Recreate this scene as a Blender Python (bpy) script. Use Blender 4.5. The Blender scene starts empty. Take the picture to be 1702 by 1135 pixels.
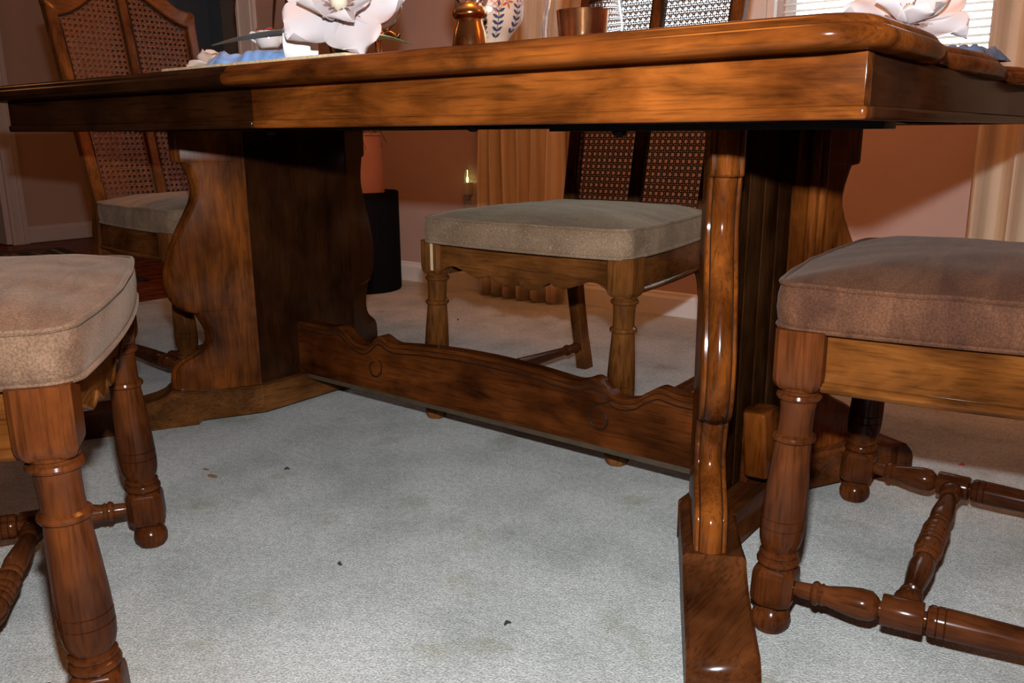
import bpy, bmesh, math, random
from math import sin, cos, pi, radians as R
from mathutils import Vector, Matrix, noise
random.seed(7)
scene = bpy.context.scene
col = scene.collection

# ------------------------------------------------------------------ camera
CAM_H = 0.64
F_PX, PITCH, ROLL, TH = 1415.2, 0.2401, 0.0072, 0.9121
rt = Vector((sin(TH), cos(TH), 0)); fh = Vector((-cos(TH), sin(TH), 0)); upv = Vector((0, 0, 1))
fwd = fh * cos(PITCH) - upv * sin(PITCH)
cup = fh * sin(PITCH) + upv * cos(PITCH)
cr = rt * cos(ROLL) - cup * sin(ROLL)
cu = rt * sin(ROLL) + cup * cos(ROLL)
cam_d = bpy.data.cameras.new('camera'); cam = bpy.data.objects.new('camera', cam_d); col.objects.link(cam)
cam.matrix_world = Matrix(((cr.x, cu.x, -fwd.x, 0), (cr.y, cu.y, -fwd.y, 0), (cr.z, cu.z, -fwd.z, CAM_H), (0, 0, 0, 1)))
cam_d.sensor_width = 36; cam_d.lens = F_PX * 36 / 1702; cam_d.clip_start = 0.02
scene.camera = cam

# ------------------------------------------------------------------ world, lights, exposure
w = bpy.data.worlds.new('world'); scene.world = w; w.use_nodes = True
bg = w.node_tree.nodes['Background']; bg.inputs[0].default_value = (0.86, 0.93, 1.0, 1); bg.inputs[1].default_value = 4.6
scene.view_settings.view_transform = 'Standard'; scene.view_settings.look = 'None'
scene.view_settings.gamma = 1; scene.view_settings.exposure = 0.0
scene.view_settings.use_curve_mapping = False

def light(name, kind, loc, energy, color, size=0.1, size_y=None, direction=None):
    d = bpy.data.lights.new(name, kind); d.energy = energy; d.color = color
    if kind == 'AREA':
        d.size = size
        if size_y: d.shape = 'RECTANGLE'; d.size_y = size_y
    elif kind in ('POINT', 'SPOT'): d.shadow_soft_size = size
    o = bpy.data.objects.new(name, d); col.objects.link(o); o.location = loc
    if direction is not None: o.rotation_euler = Vector(direction).to_track_quat('-Z', 'Y').to_euler()
    return o
# the camera's pop-up flash, above the lens
flash_pos = Vector((0, 0, CAM_H)) + cup * 0.138 + fwd * 0.01
light('camera_flash', 'AREA', flash_pos, 32, (0.93, 0.97, 1.0), 0.035, 0.018, fwd + cup * 0.04)
# the tungsten chandelier above the table, plus unseen warm fills added for ambient
WARM = (1.0, 0.32, 0.042)
light('chandelier_lamp', 'POINT', (-1.0, 1.35, 2.15), 44, WARM, 0.25)
light('warm_room_fill', 'POINT', (1.3, 2.0, 2.2), 14, WARM, 0.25)  # added fill with no visible source, lifts the warm ambient on the window side
light('warm_hall_fill', 'POINT', (-4.9, 0.9, 2.15), 6, (1.0, 0.42, 0.14), 0.15)  # added fill with no visible source, brings warm ambient in from the hall

# ------------------------------------------------------------------ materials
def new_mat(name):
    m = bpy.data.materials.new(name); m.use_nodes = True
    nt = m.node_tree; return m, nt, nt.nodes['Principled BSDF']
def setp(b, **k):
    for a, v in k.items():
        n = a.replace('_', ' ')
        if n in b.inputs: b.inputs[n].default_value = v
def c4(c): return (c[0], c[1], c[2], 1)
def simple(name, color, rough=0.6, noise_amt=0.12, scale=20, bump=0.0, metallic=0.0, **k):
    m, nt, b = new_mat(name)
    setp(b, Roughness=rough, Metallic=metallic)
    for a, v in k.items(): setp(b, **{a: v})
    tc = nt.nodes.new('ShaderNodeTexCoord'); nz = nt.nodes.new('ShaderNodeTexNoise')
    nz.inputs['Scale'].default_value = scale; nz.inputs['Detail'].default_value = 5
    nt.links.new(tc.outputs['Object'], nz.inputs['Vector'])
    cr_ = nt.nodes.new('ShaderNodeValToRGB')
    cr_.color_ramp.elements[0].position = .3; cr_.color_ramp.elements[1].position = .7
    cr_.color_ramp.elements[0].color = c4([x * (1 - noise_amt) for x in color])
    cr_.color_ramp.elements[1].color = c4([min(1, x * (1 + noise_amt)) for x in color])
    nt.links.new(nz.outputs['Fac'], cr_.inputs['Fac']); nt.links.new(cr_.outputs['Color'], b.inputs['Base Color'])
    if bump:
        bp = nt.nodes.new('ShaderNodeBump'); bp.inputs['Strength'].default_value = bump; bp.inputs['Distance'].default_value = 0.003
        nt.links.new(nz.outputs['Fac'], bp.inputs['Height']); nt.links.new(bp.outputs['Normal'], b.inputs['Normal'])
    return m
def wood(name, dark, light_, axis='X', scale=1.0, rough=0.5, coat=0.30):
    m, nt, b = new_mat(name)
    N, L = nt.nodes, nt.links
    tc = N.new('ShaderNodeTexCoord'); mp = N.new('ShaderNodeMapping')
    s = [10 * scale] * 3; s['XYZ'.index(axis)] = 2.6 * scale
    mp.inputs['Scale'].default_value = s
    L.new(tc.outputs['Object'], mp.inputs['Vector'])
    n1 = N.new('ShaderNodeTexNoise'); n1.inputs['Scale'].default_value = 2.2; n1.inputs['Detail'].default_value = 8; n1.inputs['Roughness'].default_value = .62; n1.inputs['Distortion'].default_value = .6
    L.new(mp.outputs[0], n1.inputs['Vector'])
    r1 = N.new('ShaderNodeValToRGB'); e = r1.color_ramp.elements
    e[0].position = .30; e[0].color = c4(dark); e[1].position = .80; e[1].color = c4(light_)
    L.new(n1.outputs['Fac'], r1.inputs['Fac'])
    # soft blotches of stain
    n2 = N.new('ShaderNodeTexNoise'); n2.inputs['Scale'].default_value = 9 * scale; n2.inputs['Detail'].default_value = 3
    L.new(tc.outputs['Object'], n2.inputs['Vector'])
    r2 = N.new('ShaderNodeValToRGB'); e = r2.color_ramp.elements
    e[0].position = .32; e[0].color = (.50, .44, .38, 1); e[1].position = .62; e[1].color = (1.1, 1.1, 1.1, 1)
    L.new(n2.outputs['Fac'], r2.inputs['Fac'])
    # fine pores
    mp3 = N.new('ShaderNodeMapping'); s3 = [260 * scale] * 3; s3['XYZ'.index(axis)] = 14 * scale
    mp3.inputs['Scale'].default_value = s3; L.new(tc.outputs['Object'], mp3.inputs['Vector'])
    n3 = N.new('ShaderNodeTexNoise'); n3.inputs['Scale'].default_value = 1; n3.inputs['Detail'].default_value = 2
    L.new(mp3.outputs[0], n3.inputs['Vector'])
    r3 = N.new('ShaderNodeValToRGB'); e = r3.color_ramp.elements
    e[0].position = .3; e[0].color = (.6, .6, .6, 1); e[1].position = .5; e[1].color = (1, 1, 1, 1)
    L.new(n3.outputs['Fac'], r3.inputs['Fac'])
    m1 = N.new('ShaderNodeMix'); m1.data_type = 'RGBA'; m1.blend_type = 'MULTIPLY'; m1.inputs['Factor'].default_value = 1
    L.new(r1.outputs['Color'], m1.inputs['A']); L.new(r2.outputs['Color'], m1.inputs['B'])
    m2 = N.new('ShaderNodeMix'); m2.data_type = 'RGBA'; m2.blend_type = 'MULTIPLY'; m2.inputs['Factor'].default_value = 1
    L.new(m1.outputs['Result'], m2.inputs['A']); L.new(r3.outputs['Color'], m2.inputs['B'])
    L.new(m2.outputs['Result'], b.inputs['Base Color'])
    bp = N.new('ShaderNodeBump'); bp.inputs['Strength'].default_value = .12; bp.inputs['Distance'].default_value = .001
    L.new(n3.outputs['Fac'], bp.inputs['Height']); L.new(bp.outputs['Normal'], b.inputs['Normal'])
    setp(b, Roughness=rough, Coat_Weight=coat, Coat_Roughness=.15)
    b.inputs['Specular IOR Level'].default_value = .0
    return m

DK, LT = (.075, .019, .006), (.30, .095, .026)
W = {}
for a in 'XYZ':
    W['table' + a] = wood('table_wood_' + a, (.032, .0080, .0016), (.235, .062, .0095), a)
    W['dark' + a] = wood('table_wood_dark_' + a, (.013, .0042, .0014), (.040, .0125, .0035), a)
    W['chair' + a] = wood('chair_wood_' + a, *(((.032, .0085, .0028), (.130, .034, .0080)) if a == 'Z' else ((.050, .015, .0035), (.235, .078, .015))), a, rough=.45, coat=.38)
W['turnY'] = wood('turned_stretcher_wood_Y', (.028, .0075, .0028), (.115, .032, .009), 'Y', rough=.45, coat=.38)
W['turnX'] = wood('turned_stretcher_wood_X', (.028, .0075, .0028), (.115, .032, .009), 'X', rough=.45, coat=.38)
W['gold'] = wood('pedestal_base_wood', (.040, .014, .004), (.19, .070, .018), 'Y')
W['footY'] = wood('right_pedestal_base_wood', (.030, .009, .003), (.14, .042, .012), 'Y')
W['plankZ'] = wood('pedestal_plank_wood', (.016, .006, .002), (.060, .022, .007), 'Z', rough=.45, coat=0)
W['stretX'] = wood('stretcher_wood', (.022, .0058, .0015), (.155, .040, .0078), 'X', rough=.5, coat=.10)
W['line'] = simple('dark_stain', (.018, .008, .004), .4)
W['raw'] = simple('raw_wood', (.045, .026, .011), .8, .3, 30)
W['pale'] = simple('pale_filler_wood', (.55, .38, .24), .6)
W['metal'] = simple('dark_steel', (.012, .012, .013), .5, metallic=.4)
for q_ in (W['metal'], W['line']): q_.node_tree.nodes['Principled BSDF'].inputs['Specular IOR Level'].default_value = .08
W['white'] = simple('white_trim_paint', (.66, .62, .60), .45, .03)
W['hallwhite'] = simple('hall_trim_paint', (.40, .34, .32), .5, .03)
W['ceil'] = simple('ceiling_paint', (.75, .70, .64), .9, .03)

def carpet():
    m, nt, b = new_mat('pale_carpet'); N, L = nt.nodes, nt.links
    tc = N.new('ShaderNodeTexCoord')
    big = N.new('ShaderNodeTexNoise'); big.inputs['Scale'].default_value = 5.5; big.inputs['Detail'].default_value = 6; big.inputs['Roughness'].default_value = .6
    L.new(tc.outputs['Object'], big.inputs['Vector'])
    fine = N.new('ShaderNodeTexNoise'); fine.inputs['Scale'].default_value = 330; fine.inputs['Detail'].default_value = 3
    L.new(tc.outputs['Object'], fine.inputs['Vector'])
    mid = N.new('ShaderNodeTexNoise'); mid.inputs['Scale'].default_value = 90; mid.inputs['Detail'].default_value = 4
    L.new(tc.outputs['Object'], mid.inputs['Vector'])
    stain = N.new('ShaderNodeTexNoise'); stain.inputs['Scale'].default_value = 8; stain.inputs['Detail'].default_value = 3
    mp = N.new('ShaderNodeMapping'); mp.inputs['Location'].default_value = (3.1, 7.7, 0); L.new(tc.outputs['Object'], mp.inputs['Vector']); L.new(mp.outputs[0], stain.inputs['Vector'])
    r = N.new('ShaderNodeValToRGB'); e = r.color_ramp.elements
    e[0].position = .34; e[0].color = (.36, .37, .345, 1); e[1].position = .6; e[1].color = (.52, .525, .50, 1)
    L.new(big.outputs['Fac'], r.inputs['Fac'])
    rf = N.new('ShaderNodeValToRGB'); e = rf.color_ramp.elements
    e[0].position = .35; e[0].color = (.58, .58, .58, 1); e[1].position = .66; e[1].color = (1.14, 1.14, 1.14, 1)
    L.new(fine.outputs['Fac'], rf.inputs['Fac'])
    rm = N.new('ShaderNodeValToRGB'); e = rm.color_ramp.elements
    e[0].position = .35; e[0].color = (.84, .84, .84, 1); e[1].position = .6; e[1].color = (1.05, 1.05, 1.05, 1)
    L.new(mid.outputs['Fac'], rm.inputs['Fac'])
    rs = N.new('ShaderNodeValToRGB'); e = rs.color_ramp.elements
    e[0].position = .60; e[0].color = (1, 1, 1, 1); e[1].position = .72; e[1].color = (.78, .76, .66, 1)
    L.new(stain.outputs['Fac'], rs.inputs['Fac'])
    prev = r.outputs['Color']
    for x in (rf, rm, rs):
        mm = N.new('ShaderNodeMix'); mm.data_type = 'RGBA'; mm.blend_type = 'MULTIPLY'; mm.inputs['Factor'].default_value = 1
        L.new(prev, mm.inputs['A']); L.new(x.outputs['Color'], mm.inputs['B']); prev = mm.outputs['Result']
    L.new(prev, b.inputs['Base Color'])
    bp = N.new('ShaderNodeBump'); bp.inputs['Strength'].default_value = .9; bp.inputs['Distance'].default_value = .004
    L.new(fine.outputs['Fac'], bp.inputs['Height']); L.new(bp.outputs['Normal'], b.inputs['Normal'])
    setp(b, Roughness=.95); b.inputs['Specular IOR Level'].default_value = .1
    b.inputs['Sheen Weight'].default_value = .15; b.inputs['Sheen Roughness'].default_value = .5
    return m
W['carpet'] = carpet()

def velvet(name, a, b_, sheen=.5, tint=(.9, .8, .7), glint=0.0):
    m, nt, b = new_mat(name); N, L = nt.nodes, nt.links
    tc = N.new('ShaderNodeTexCoord')
    n1 = N.new('ShaderNodeTexNoise'); n1.inputs['Scale'].default_value = 14; n1.inputs['Detail'].default_value = 5; n1.inputs['Distortion'].default_value = .8
    mp = N.new('ShaderNodeMapping'); mp.inputs['Scale'].default_value = (.5, 1.6, 1); L.new(tc.outputs['Object'], mp.inputs['Vector']); L.new(mp.outputs[0], n1.inputs['Vector'])
    n2 = N.new('ShaderNodeTexNoise'); n2.inputs['Scale'].default_value = 420; n2.inputs['Detail'].default_value = 2
    L.new(tc.outputs['Object'], n2.inputs['Vector'])
    r = N.new('ShaderNodeValToRGB'); e = r.color_ramp.elements
    e[0].position = .35; e[0].color = c4(a); e[1].position = .68; e[1].color = c4(b_)
    L.new(n1.outputs['Fac'], r.inputs['Fac'])
    r2 = N.new('ShaderNodeValToRGB'); e = r2.color_ramp.elements
    e[0].position = .35; e[0].color = (.7, .7, .7, 1); e[1].position = .7; e[1].color = (1.25, 1.25, 1.25, 1)
    L.new(n2.outputs['Fac'], r2.inputs['Fac'])
    mm = N.new('ShaderNodeMix'); mm.data_type = 'RGBA'; mm.blend_type = 'MULTIPLY'; mm.inputs['Factor'].default_value = 1
    L.new(r.outputs['Color'], mm.inputs['A']); L.new(r2.outputs['Color'], mm.inputs['B'])
    out = mm.outputs['Result']
    if glint:
        n4 = N.new('ShaderNodeTexNoise'); n4.inputs['Scale'].default_value = 260; n4.inputs['Detail'].default_value = 1
        L.new(tc.outputs['Object'], n4.inputs['Vector'])
        r4 = N.new('ShaderNodeValToRGB'); e = r4.color_ramp.elements
        e[0].position = .70; e[0].color = (0, 0, 0, 1); e[1].position = .76; e[1].color = (glint, glint, glint, 1)
        L.new(n4.outputs['Fac'], r4.inputs['Fac'])
        ad = N.new('ShaderNodeMix'); ad.data_type = 'RGBA'; ad.blend_type = 'ADD'; ad.inputs['Factor'].default_value = 1
        L.new(out, ad.inputs['A']); L.new(r4.outputs['Color'], ad.inputs['B']); out = ad.outputs['Result']
    L.new(out, b.inputs['Base Color'])
    bp = N.new('ShaderNodeBump'); bp.inputs['Strength'].default_value = .35; bp.inputs['Distance'].default_value = .002
    L.new(n2.outputs['Fac'], bp.inputs['Height']); L.new(bp.outputs['Normal'], b.inputs['Normal'])
    setp(b, Roughness=.85); b.inputs['Specular IOR Level'].default_value = .15
    b.inputs['Sheen Weight'].default_value = sheen; b.inputs['Sheen Roughness'].default_value = .4
    b.inputs['Sheen Tint'].default_value = c4(tint)
    return m
W['seat_grey'] = velvet('seat_velvet_grey_tan', (.145, .088, .050), (.25, .158, .098), .15, (.9, .75, .55), .22)
W['seat_brown'] = velvet('seat_velvet_brown', (.050, .018, .009), (.098, .039, .018), .06, (.8, .6, .5))
W['seat_tan'] = velvet('seat_velvet_light_tan', (.070, .034, .019), (.150, .084, .050), .10, (.9, .75, .6))
W['seat_far'] = velvet('seat_velvet_dull_tan', (.12, .072, .042), (.21, .135, .082), .12, (.9, .75, .6))
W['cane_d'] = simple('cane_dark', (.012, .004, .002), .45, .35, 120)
W['cane_l'] = simple('cane_amber', (.11, .033, .010), .45, .35, 120)
W['wall'] = simple('salmon_wall_paint', (.46, .30, .25), .8, .04, 6, .08)
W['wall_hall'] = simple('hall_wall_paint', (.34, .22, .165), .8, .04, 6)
W['slat'] = None

# ------------------------------------------------------------------ mesh helpers
class MB:
    def __init__(s): s.v = []; s.f = []
    def add(s, vs, fs):
        o = len(s.v); s.v += [tuple(v) for v in vs]; s.f += [tuple(i + o for i in f) for f in fs]; return s
    def box(s, x0, x1, y0, y1, z0, z1):
        v = [(x, y, z) for z in (z0, z1) for y in (y0, y1) for x in (x0, x1)]
        return s.add(v, [(0, 2, 3, 1), (4, 5, 7, 6), (0, 1, 5, 4), (2, 6, 7, 3), (0, 4, 6, 2), (1, 3, 7, 5)])
    def rings(s, rings, cap=True, closed=True):
        n = len(rings[0]); vs = [p for r in rings for p in r]; fs = []
        for k in range(len(rings) - 1):
            for i in range(n if closed else n - 1):
                j = (i + 1) % n
                fs.append((k * n + i, k * n + j, (k + 1) * n + j, (k + 1) * n + i))
        if cap:
            fs.append(tuple(range(n))[::-1]); fs.append(tuple((len(rings) - 1) * n + i for i in range(n)))
        return s.add(vs, fs)
    def lathe(s, prof, org=(0, 0, 0), axis=(0, 0, 1), n=24, cap=True):
        """prof: list of (r, h) along axis"""
        a = Vector(axis).normalized(); t = Vector((0, 0, 1)) if abs(a.z) < .9 else Vector((1, 0, 0))
        u = a.cross(t).normalized(); v = a.cross(u); o = Vector(org)
        rs = [[o + a * h + (u * cos(2 * pi * i / n) + v * sin(2 * pi * i / n)) * max(r, 1e-4) for i in range(n)] for r, h in prof]
        return s.rings(rs, cap)
    def tube(s, pts, r, n=8, closed=False, cap=True):
        P = [Vector(p) for p in pts]; rs = []; m = len(P); prev = None
        for i in range(m):
            if closed: t = (P[(i + 1) % m] - P[i - 1]).normalized()
            else: t = (P[min(i + 1, m - 1)] - P[max(i - 1, 0)]).normalized()
            if prev is None:
                ref = Vector((0, 0, 1)) if abs(t.z) < .9 else Vector((1, 0, 0)); u = t.cross(ref).normalized()
            else: u = (prev - t * prev.dot(t)).normalized()
            prev = u; v = t.cross(u); rr = r[i] if isinstance(r, (list, tuple)) else r
            rs.append([P[i] + (u * cos(2 * pi * k / n) + v * sin(2 * pi * k / n)) * rr for k in range(n)])
        if closed: rs.append(rs[0]); return s.rings(rs, False)
        return s.rings(rs, cap)
    def prism(s, poly, fn, t0, t1):
        """extrude 2D poly (list of (a,b)); fn(a,b,t)->xyz"""
        n = len(poly)
        return s.rings([[fn(a, b, t0) for a, b in poly], [fn(a, b, t1) for a, b in poly]])
    def xform(s, M):
        s.v = [tuple(M @ Vector(v)) for v in s.v]; return s
    def mesh(s, name, m=None, smooth=True, bevel=0, angle=38, seg=2):
        me = bpy.data.meshes.new(name); bm = bmesh.new()
        vs = [bm.verts.new(v) for v in s.v]
        for f in s.f:
            try: bm.faces.new([vs[i] for i in f])
            except ValueError: pass
        bmesh.ops.remove_doubles(bm, verts=bm.verts, dist=1e-6)
        bmesh.ops.recalc_face_normals(bm, faces=bm.faces)
        if bevel:
            es = [e for e in bm.edges if len(e.link_faces) == 2 and e.calc_face_angle(0) > R(35)]
            bmesh.ops.bevel(bm, geom=es, offset=bevel, segments=seg, profile=.6, affect='EDGES', clamp_overlap=True)
        if smooth:
            for f in bm.faces: f.smooth = True
            for e in bm.edges:
                if len(e.link_faces) == 2 and e.calc_face_angle(0) > R(angle): e.smooth = False
        bm.to_mesh(me); bm.free()
        if m: me.materials.append(m)
        return me
def obj(name, mb, m=None, parent=None, **k):
    me = mb if isinstance(mb, bpy.types.Mesh) else mb.mesh(name, m, **k)
    o = bpy.data.objects.new(name, me); col.objects.link(o)
    if parent: o.parent = parent
    return o
def tag(o, label, cat, group=None):
    o['label'] = label; o['category'] = cat
    if group: o['group'] = group
    return o
def thing(name, label, cat, loc=(0, 0, 0), rz=0, group=None):
    o = bpy.data.objects.new(name, None); col.objects.link(o); o.location = loc; o.rotation_euler = (0, 0, rz)
    o.empty_display_size = .1
    return tag(o, label, cat, group)
def struct(name, mb, m, parent=None, **k):
    k.setdefault('smooth', False)
    o = obj(name, mb, m, parent, **k)
    if parent is None: o['kind'] = 'structure'
    return o

# ------------------------------------------------------------------ the room
WY = 2.72           # back wall
FX = -3.19          # carpet / wood floor edge
struct('floor', MB().box(FX, 2.0, -2.6, WY + .1, -.05, 0), W['carpet'])
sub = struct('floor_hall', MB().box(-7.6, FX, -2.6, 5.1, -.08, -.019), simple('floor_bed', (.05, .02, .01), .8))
plank = wood('hall_plank_wood', (.10, .026, .010), (.24, .07, .025), 'Y', rough=.3, coat=.3)
pm = MB().box(0, .0775, 0, 1.28, -.018, -.005).mesh('plank', plank, bevel=.0015, seg=1)
nrow = 0
x = FX - .08
while x > -6.2:
    y = 1.0 - (nrow * .47 % 1.28)
    while y < 3.7:
        o = obj('plank', pm, None, sub); o.location = (x, y, 0); y += 1.282
    x -= .079; nrow += 1
# walls (the back wall is built round two window openings)
WX = [(-1.75, -1.19), (-1.06, -.40)]; WZ = (.80, 2.05)
b = MB(); t = .12
b.box(-3.79, WX[0][0], WY, WY + t, 0, 2.44).box(WX[0][1], WX[1][0], WY, WY + t, 0, 2.44).box(WX[1][1], 2.0, WY, WY + t, 0, 2.44)
for a0, a1 in WX: b.box(a0, a1, WY, WY + t, 0, WZ[0]).box(a0, a1, WY, WY + t, WZ[1], 2.44)
struct('wall_back', b, W['wall'])
struct('wall_right', MB().box(2.0, 2.1, -2.6, WY + .1, 0, 2.44), W['wall'])
struct('wall_front', MB().box(-7.6, 2.1, -2.7, -2.6, -.08, 2.44), W['wall'])
LX = -5.6
b = MB().box(LX - .12, LX, 2.34, 5.1, -.03, 2.44).box(LX - .12, LX, -2.6, 1.3, -.03, 2.44).box(LX - .12, LX, 1.3, 2.34, 2.08, 2.44)
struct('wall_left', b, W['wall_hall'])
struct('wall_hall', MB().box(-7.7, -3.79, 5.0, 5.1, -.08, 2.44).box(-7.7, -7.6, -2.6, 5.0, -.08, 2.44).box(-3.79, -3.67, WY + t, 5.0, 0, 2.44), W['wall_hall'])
struct('ceiling', MB().box(-7.7, 2.1, -2.7, 5.1, 2.44, 2.5), W['ceil'])
# baseboards
bb = lambda x0, x1: [(x0, 0), (x1, 0)]
def baseboard(name, p0, p1, out, mat_, h=.085):
    d = (Vector(p1) - Vector(p0)); L_ = d.length; d.normalize(); o_ = Vector(out)
    prof = [(0, 0), (.014, 0), (.014, h - .022), (.009, h - .012), (.008, h - .004), (.003, h), (0, h)]
    P0 = Vector((*p0, 0)); D = Vector((*d, 0)); O = Vector((*o_, 0))
    rs = [[P0 + D * s_ + O * a + Vector((0, 0, z)) for a, z in prof] for s_ in (0, L_)]
    return struct(name, MB().rings(rs), mat_)
baseboard('baseboard_back', (-3.70, WY), (2.0, WY), (0, -1), W['white'])
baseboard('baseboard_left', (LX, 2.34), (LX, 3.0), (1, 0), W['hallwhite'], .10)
# casing at the end of the back wall, where the hall opens
c = MB()
for x0, x1, d_ in ((-3.80, -3.66, .018), (-3.785, -3.775, .024), (-3.70, -3.68, .024)): c.box(x0, x1, WY - d_, WY, 0, 2.1)
c.box(-3.81, -3.79, WY - .004, WY + t, 0, 2.1)
struct('trim_1', c, W['white'])
# casing of the left doorway and the dim room beyond
c = MB().box(LX, LX + .02, 2.25, 2.345, -.018, 2.08).box(LX + .02, LX + .028, 2.315, 2.335, 0, 2.08).box(LX + .02, LX + .026, 2.27, 2.28, 0, 2.08)
c.box(LX, LX + .02, 1.2, 1.3, 0, 2.08).box(LX, LX + .02, 1.2, 2.345, 2.08, 2.17).box(LX - .12, LX, 2.22, 2.25, 0, 2.08)
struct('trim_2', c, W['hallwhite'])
# blue-grey door in the left wall of the hall
d = struct('door_1', MB().box(LX, LX + .03, 3.02, 3.84, 0, 2.05), simple('blue_grey_door_paint', (.13, .15, .17), .5, .04))
for y0, y1 in ((3.12, 3.38), (3.48, 3.74)):
    for z0, z1 in ((.25, .85), (1.0, 1.9)):
        fr = MB()
        for q in ((y0, y1, z0, z0 + .02), (y0, y1, z1 - .02, z1), (y0, y0 + .02, z0, z1), (y1 - .02, y1, z0, z1)):
            fr.box(LX + .03, LX + .038, *q)
        obj('panel_moulding', fr, d.data.materials[0], d)
obj('door_knob', MB().lathe([(.012, 0), (.012, .03), (.028, .035), (.03, .05), (.02, .065), (.002, .068)], (LX + .03, 3.78, .95), (1, 0, 0), 16), simple('dark_brass', (.25, .16, .06), .35, metallic=1), d)

# windows
glass_m, nt_, gb = new_mat('window_glass'); setp(gb, Roughness=0.0, Base_Color=(1, 1, 1, 1)); gb.inputs['Transmission Weight'].default_value = 1; gb.inputs['IOR'].default_value = 1.02
slat_m, nt_, sb = new_mat('blind_slat_vinyl'); N_, L_ = nt_.nodes, nt_.links
tr = N_.new('ShaderNodeBsdfTranslucent'); tr.inputs['Color'].default_value = (.9, .92, .9, 1)
mx = N_.new('ShaderNodeMixShader'); mx.inputs[0].default_value = .45
setp(sb, Base_Color=(.72, .74, .72, 1), Roughness=.5)
L_.new(sb.outputs[0], mx.inputs[1]); L_.new(tr.outputs[0], mx.inputs[2]); L_.new(mx.outputs[0], N_['Material Output'].inputs[0])
slat_mesh = {}
for i, (a0, a1) in enumerate(WX):
    z0, z1 = WZ
    f = MB()
    for q in ((a0, a0 + .035, z0, z1), (a1 - .035, a1, z0, z1), (a0, a1, z0, z0 + .04), (a0, a1, z1 - .04, z1), (a0, a1, (z0 + z1) / 2 - .02, (z0 + z1) / 2 + .02)):
        f.box(q[0], q[1], WY + .07, WY + .11, q[2], q[3])
    wn = struct('window_%d' % (i + 1), f, W['white'])
    obj('pane', MB().box(a0 + .03, a1 - .03, WY + .088, WY + .092, z0 + .03, z1 - .03), glass_m, wn, smooth=False)
    obj('sill', MB().box(a0 - .02, a1 + .02, WY - .035, WY + .075, z0 - .022, z0), W['white'], wn, bevel=.004)
# casing round and between the windows
c = MB()
for x0, x1 in ((-1.83, -1.75), (-.40, -.32)):
    c.box(x0, x1, WY - .016, WY, .72, 2.14)
c.box(-1.19, -1.06, WY - .016, WY, .72, 2.14).box(-1.165, -1.155, WY - .024, WY - .016, .8, 2.05).box(-1.095, -1.085, WY - .024, WY - .016, .8, 2.05).box(-1.072, -1.060, WY - .024, WY - .016, .8, 2.05)
c.box(-1.83, -.32, WY - .016, WY, 2.05, 2.14).box(-1.83, -.32, WY - .014, WY, .72, .778)
struct('trim_3', c, W['white'])
for i, (a0, a1) in enumerate(WX):
    bl = thing('window_blind', ('white slatted blind in the window behind the far cane-back chair', 'bright white slatted blind in the window beside the right curtain')[i], 'blind', ((a0 + a1) / 2, WY + .035, WZ[0]))
    wd = a1 - a0 - .02
    obj('headrail', MB().box(-wd / 2, wd / 2, -.014, .014, 1.215, 1.245), W['white'], bl, bevel=.002)
    obj('bottom_rail', MB().box(-wd / 2, wd / 2, -.012, .012, .004, .016), W['white'], bl, bevel=.002)
    p = [(-.0125 + .025 * k / 6, .0022 * (1 - ((k - 3) / 3) ** 2)) for k in range(7)]
    ang = R(22)
    sec = [(y * cos(ang) - z * sin(ang), y * sin(ang) + z * cos(ang)) for y, z in p]
    sm = MB().rings([[(x_, y, z) for y, z in sec] + [(x_, y + .0004, z + .0004) for y, z in sec[::-1]] for x_ in (-wd / 2, wd / 2)]).mesh('slat', slat_m)
    for k in range(56):
        o = obj('slat', sm, None, bl); o.location = (0, 0, .03 + k * .0212)
    cd = MB()
    for q in (-.6, 0, .6): cd.tube([(q * wd / 2, -.016, .01), (q * wd / 2, -.016, 1.22)], .0008, 5)
    obj('ladder_cord', cd, W['white'], bl)

# ------------------------------------------------------------------ curtains
def curtain_mat(name, a, b_):
    m = simple(name, a, .85, .06, 30)
    nt = m.node_tree; pb = nt.nodes['Principled BSDF']
    N, L = nt.nodes, nt.links
    tc = [n for n in N if n.type == 'TEX_COORD'][0]; ramp = [n for n in N if n.type == 'VALTORGB'][0]
    at = N.new('ShaderNodeUVMap'); sp = N.new('ShaderNodeSeparateXYZ'); L.new(at.outputs[0], sp.inputs[0])
    mt = N.new('ShaderNodeMath'); mt.operation = 'FRACT'; ml = N.new('ShaderNodeMath'); ml.operation = 'MULTIPLY'; ml.inputs[1].default_value = 26
    L.new(sp.outputs[0], ml.inputs[0]); L.new(ml.outputs[0], mt.inputs[0])
    rr = N.new('ShaderNodeValToRGB'); rr.color_ramp.interpolation = 'EASE'; e = rr.color_ramp.elements
    e[0].position = .0; e[0].color = c4(a); e[1].position = .12; e[1].color = c4(b_)
    e2 = e.new(.55); e2.color = c4(b_); e3 = e.new(.65); e3.color = c4(a)
    L.new(mt.outputs[0], rr.inputs[0])
    mm = N.new('ShaderNodeMix'); mm.data_type = 'RGBA'; mm.inputs['Factor'].default_value = .6
    L.new(ramp.outputs[0], mm.inputs['A']); L.new(rr.outputs[0], mm.inputs['B']); L.new(mm.outputs['Result'], pb.inputs['Base Color'])
    return m
cur_m = curtain_mat('ivory_drape', (.50, .38, .26), (.62, .50, .38))
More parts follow.
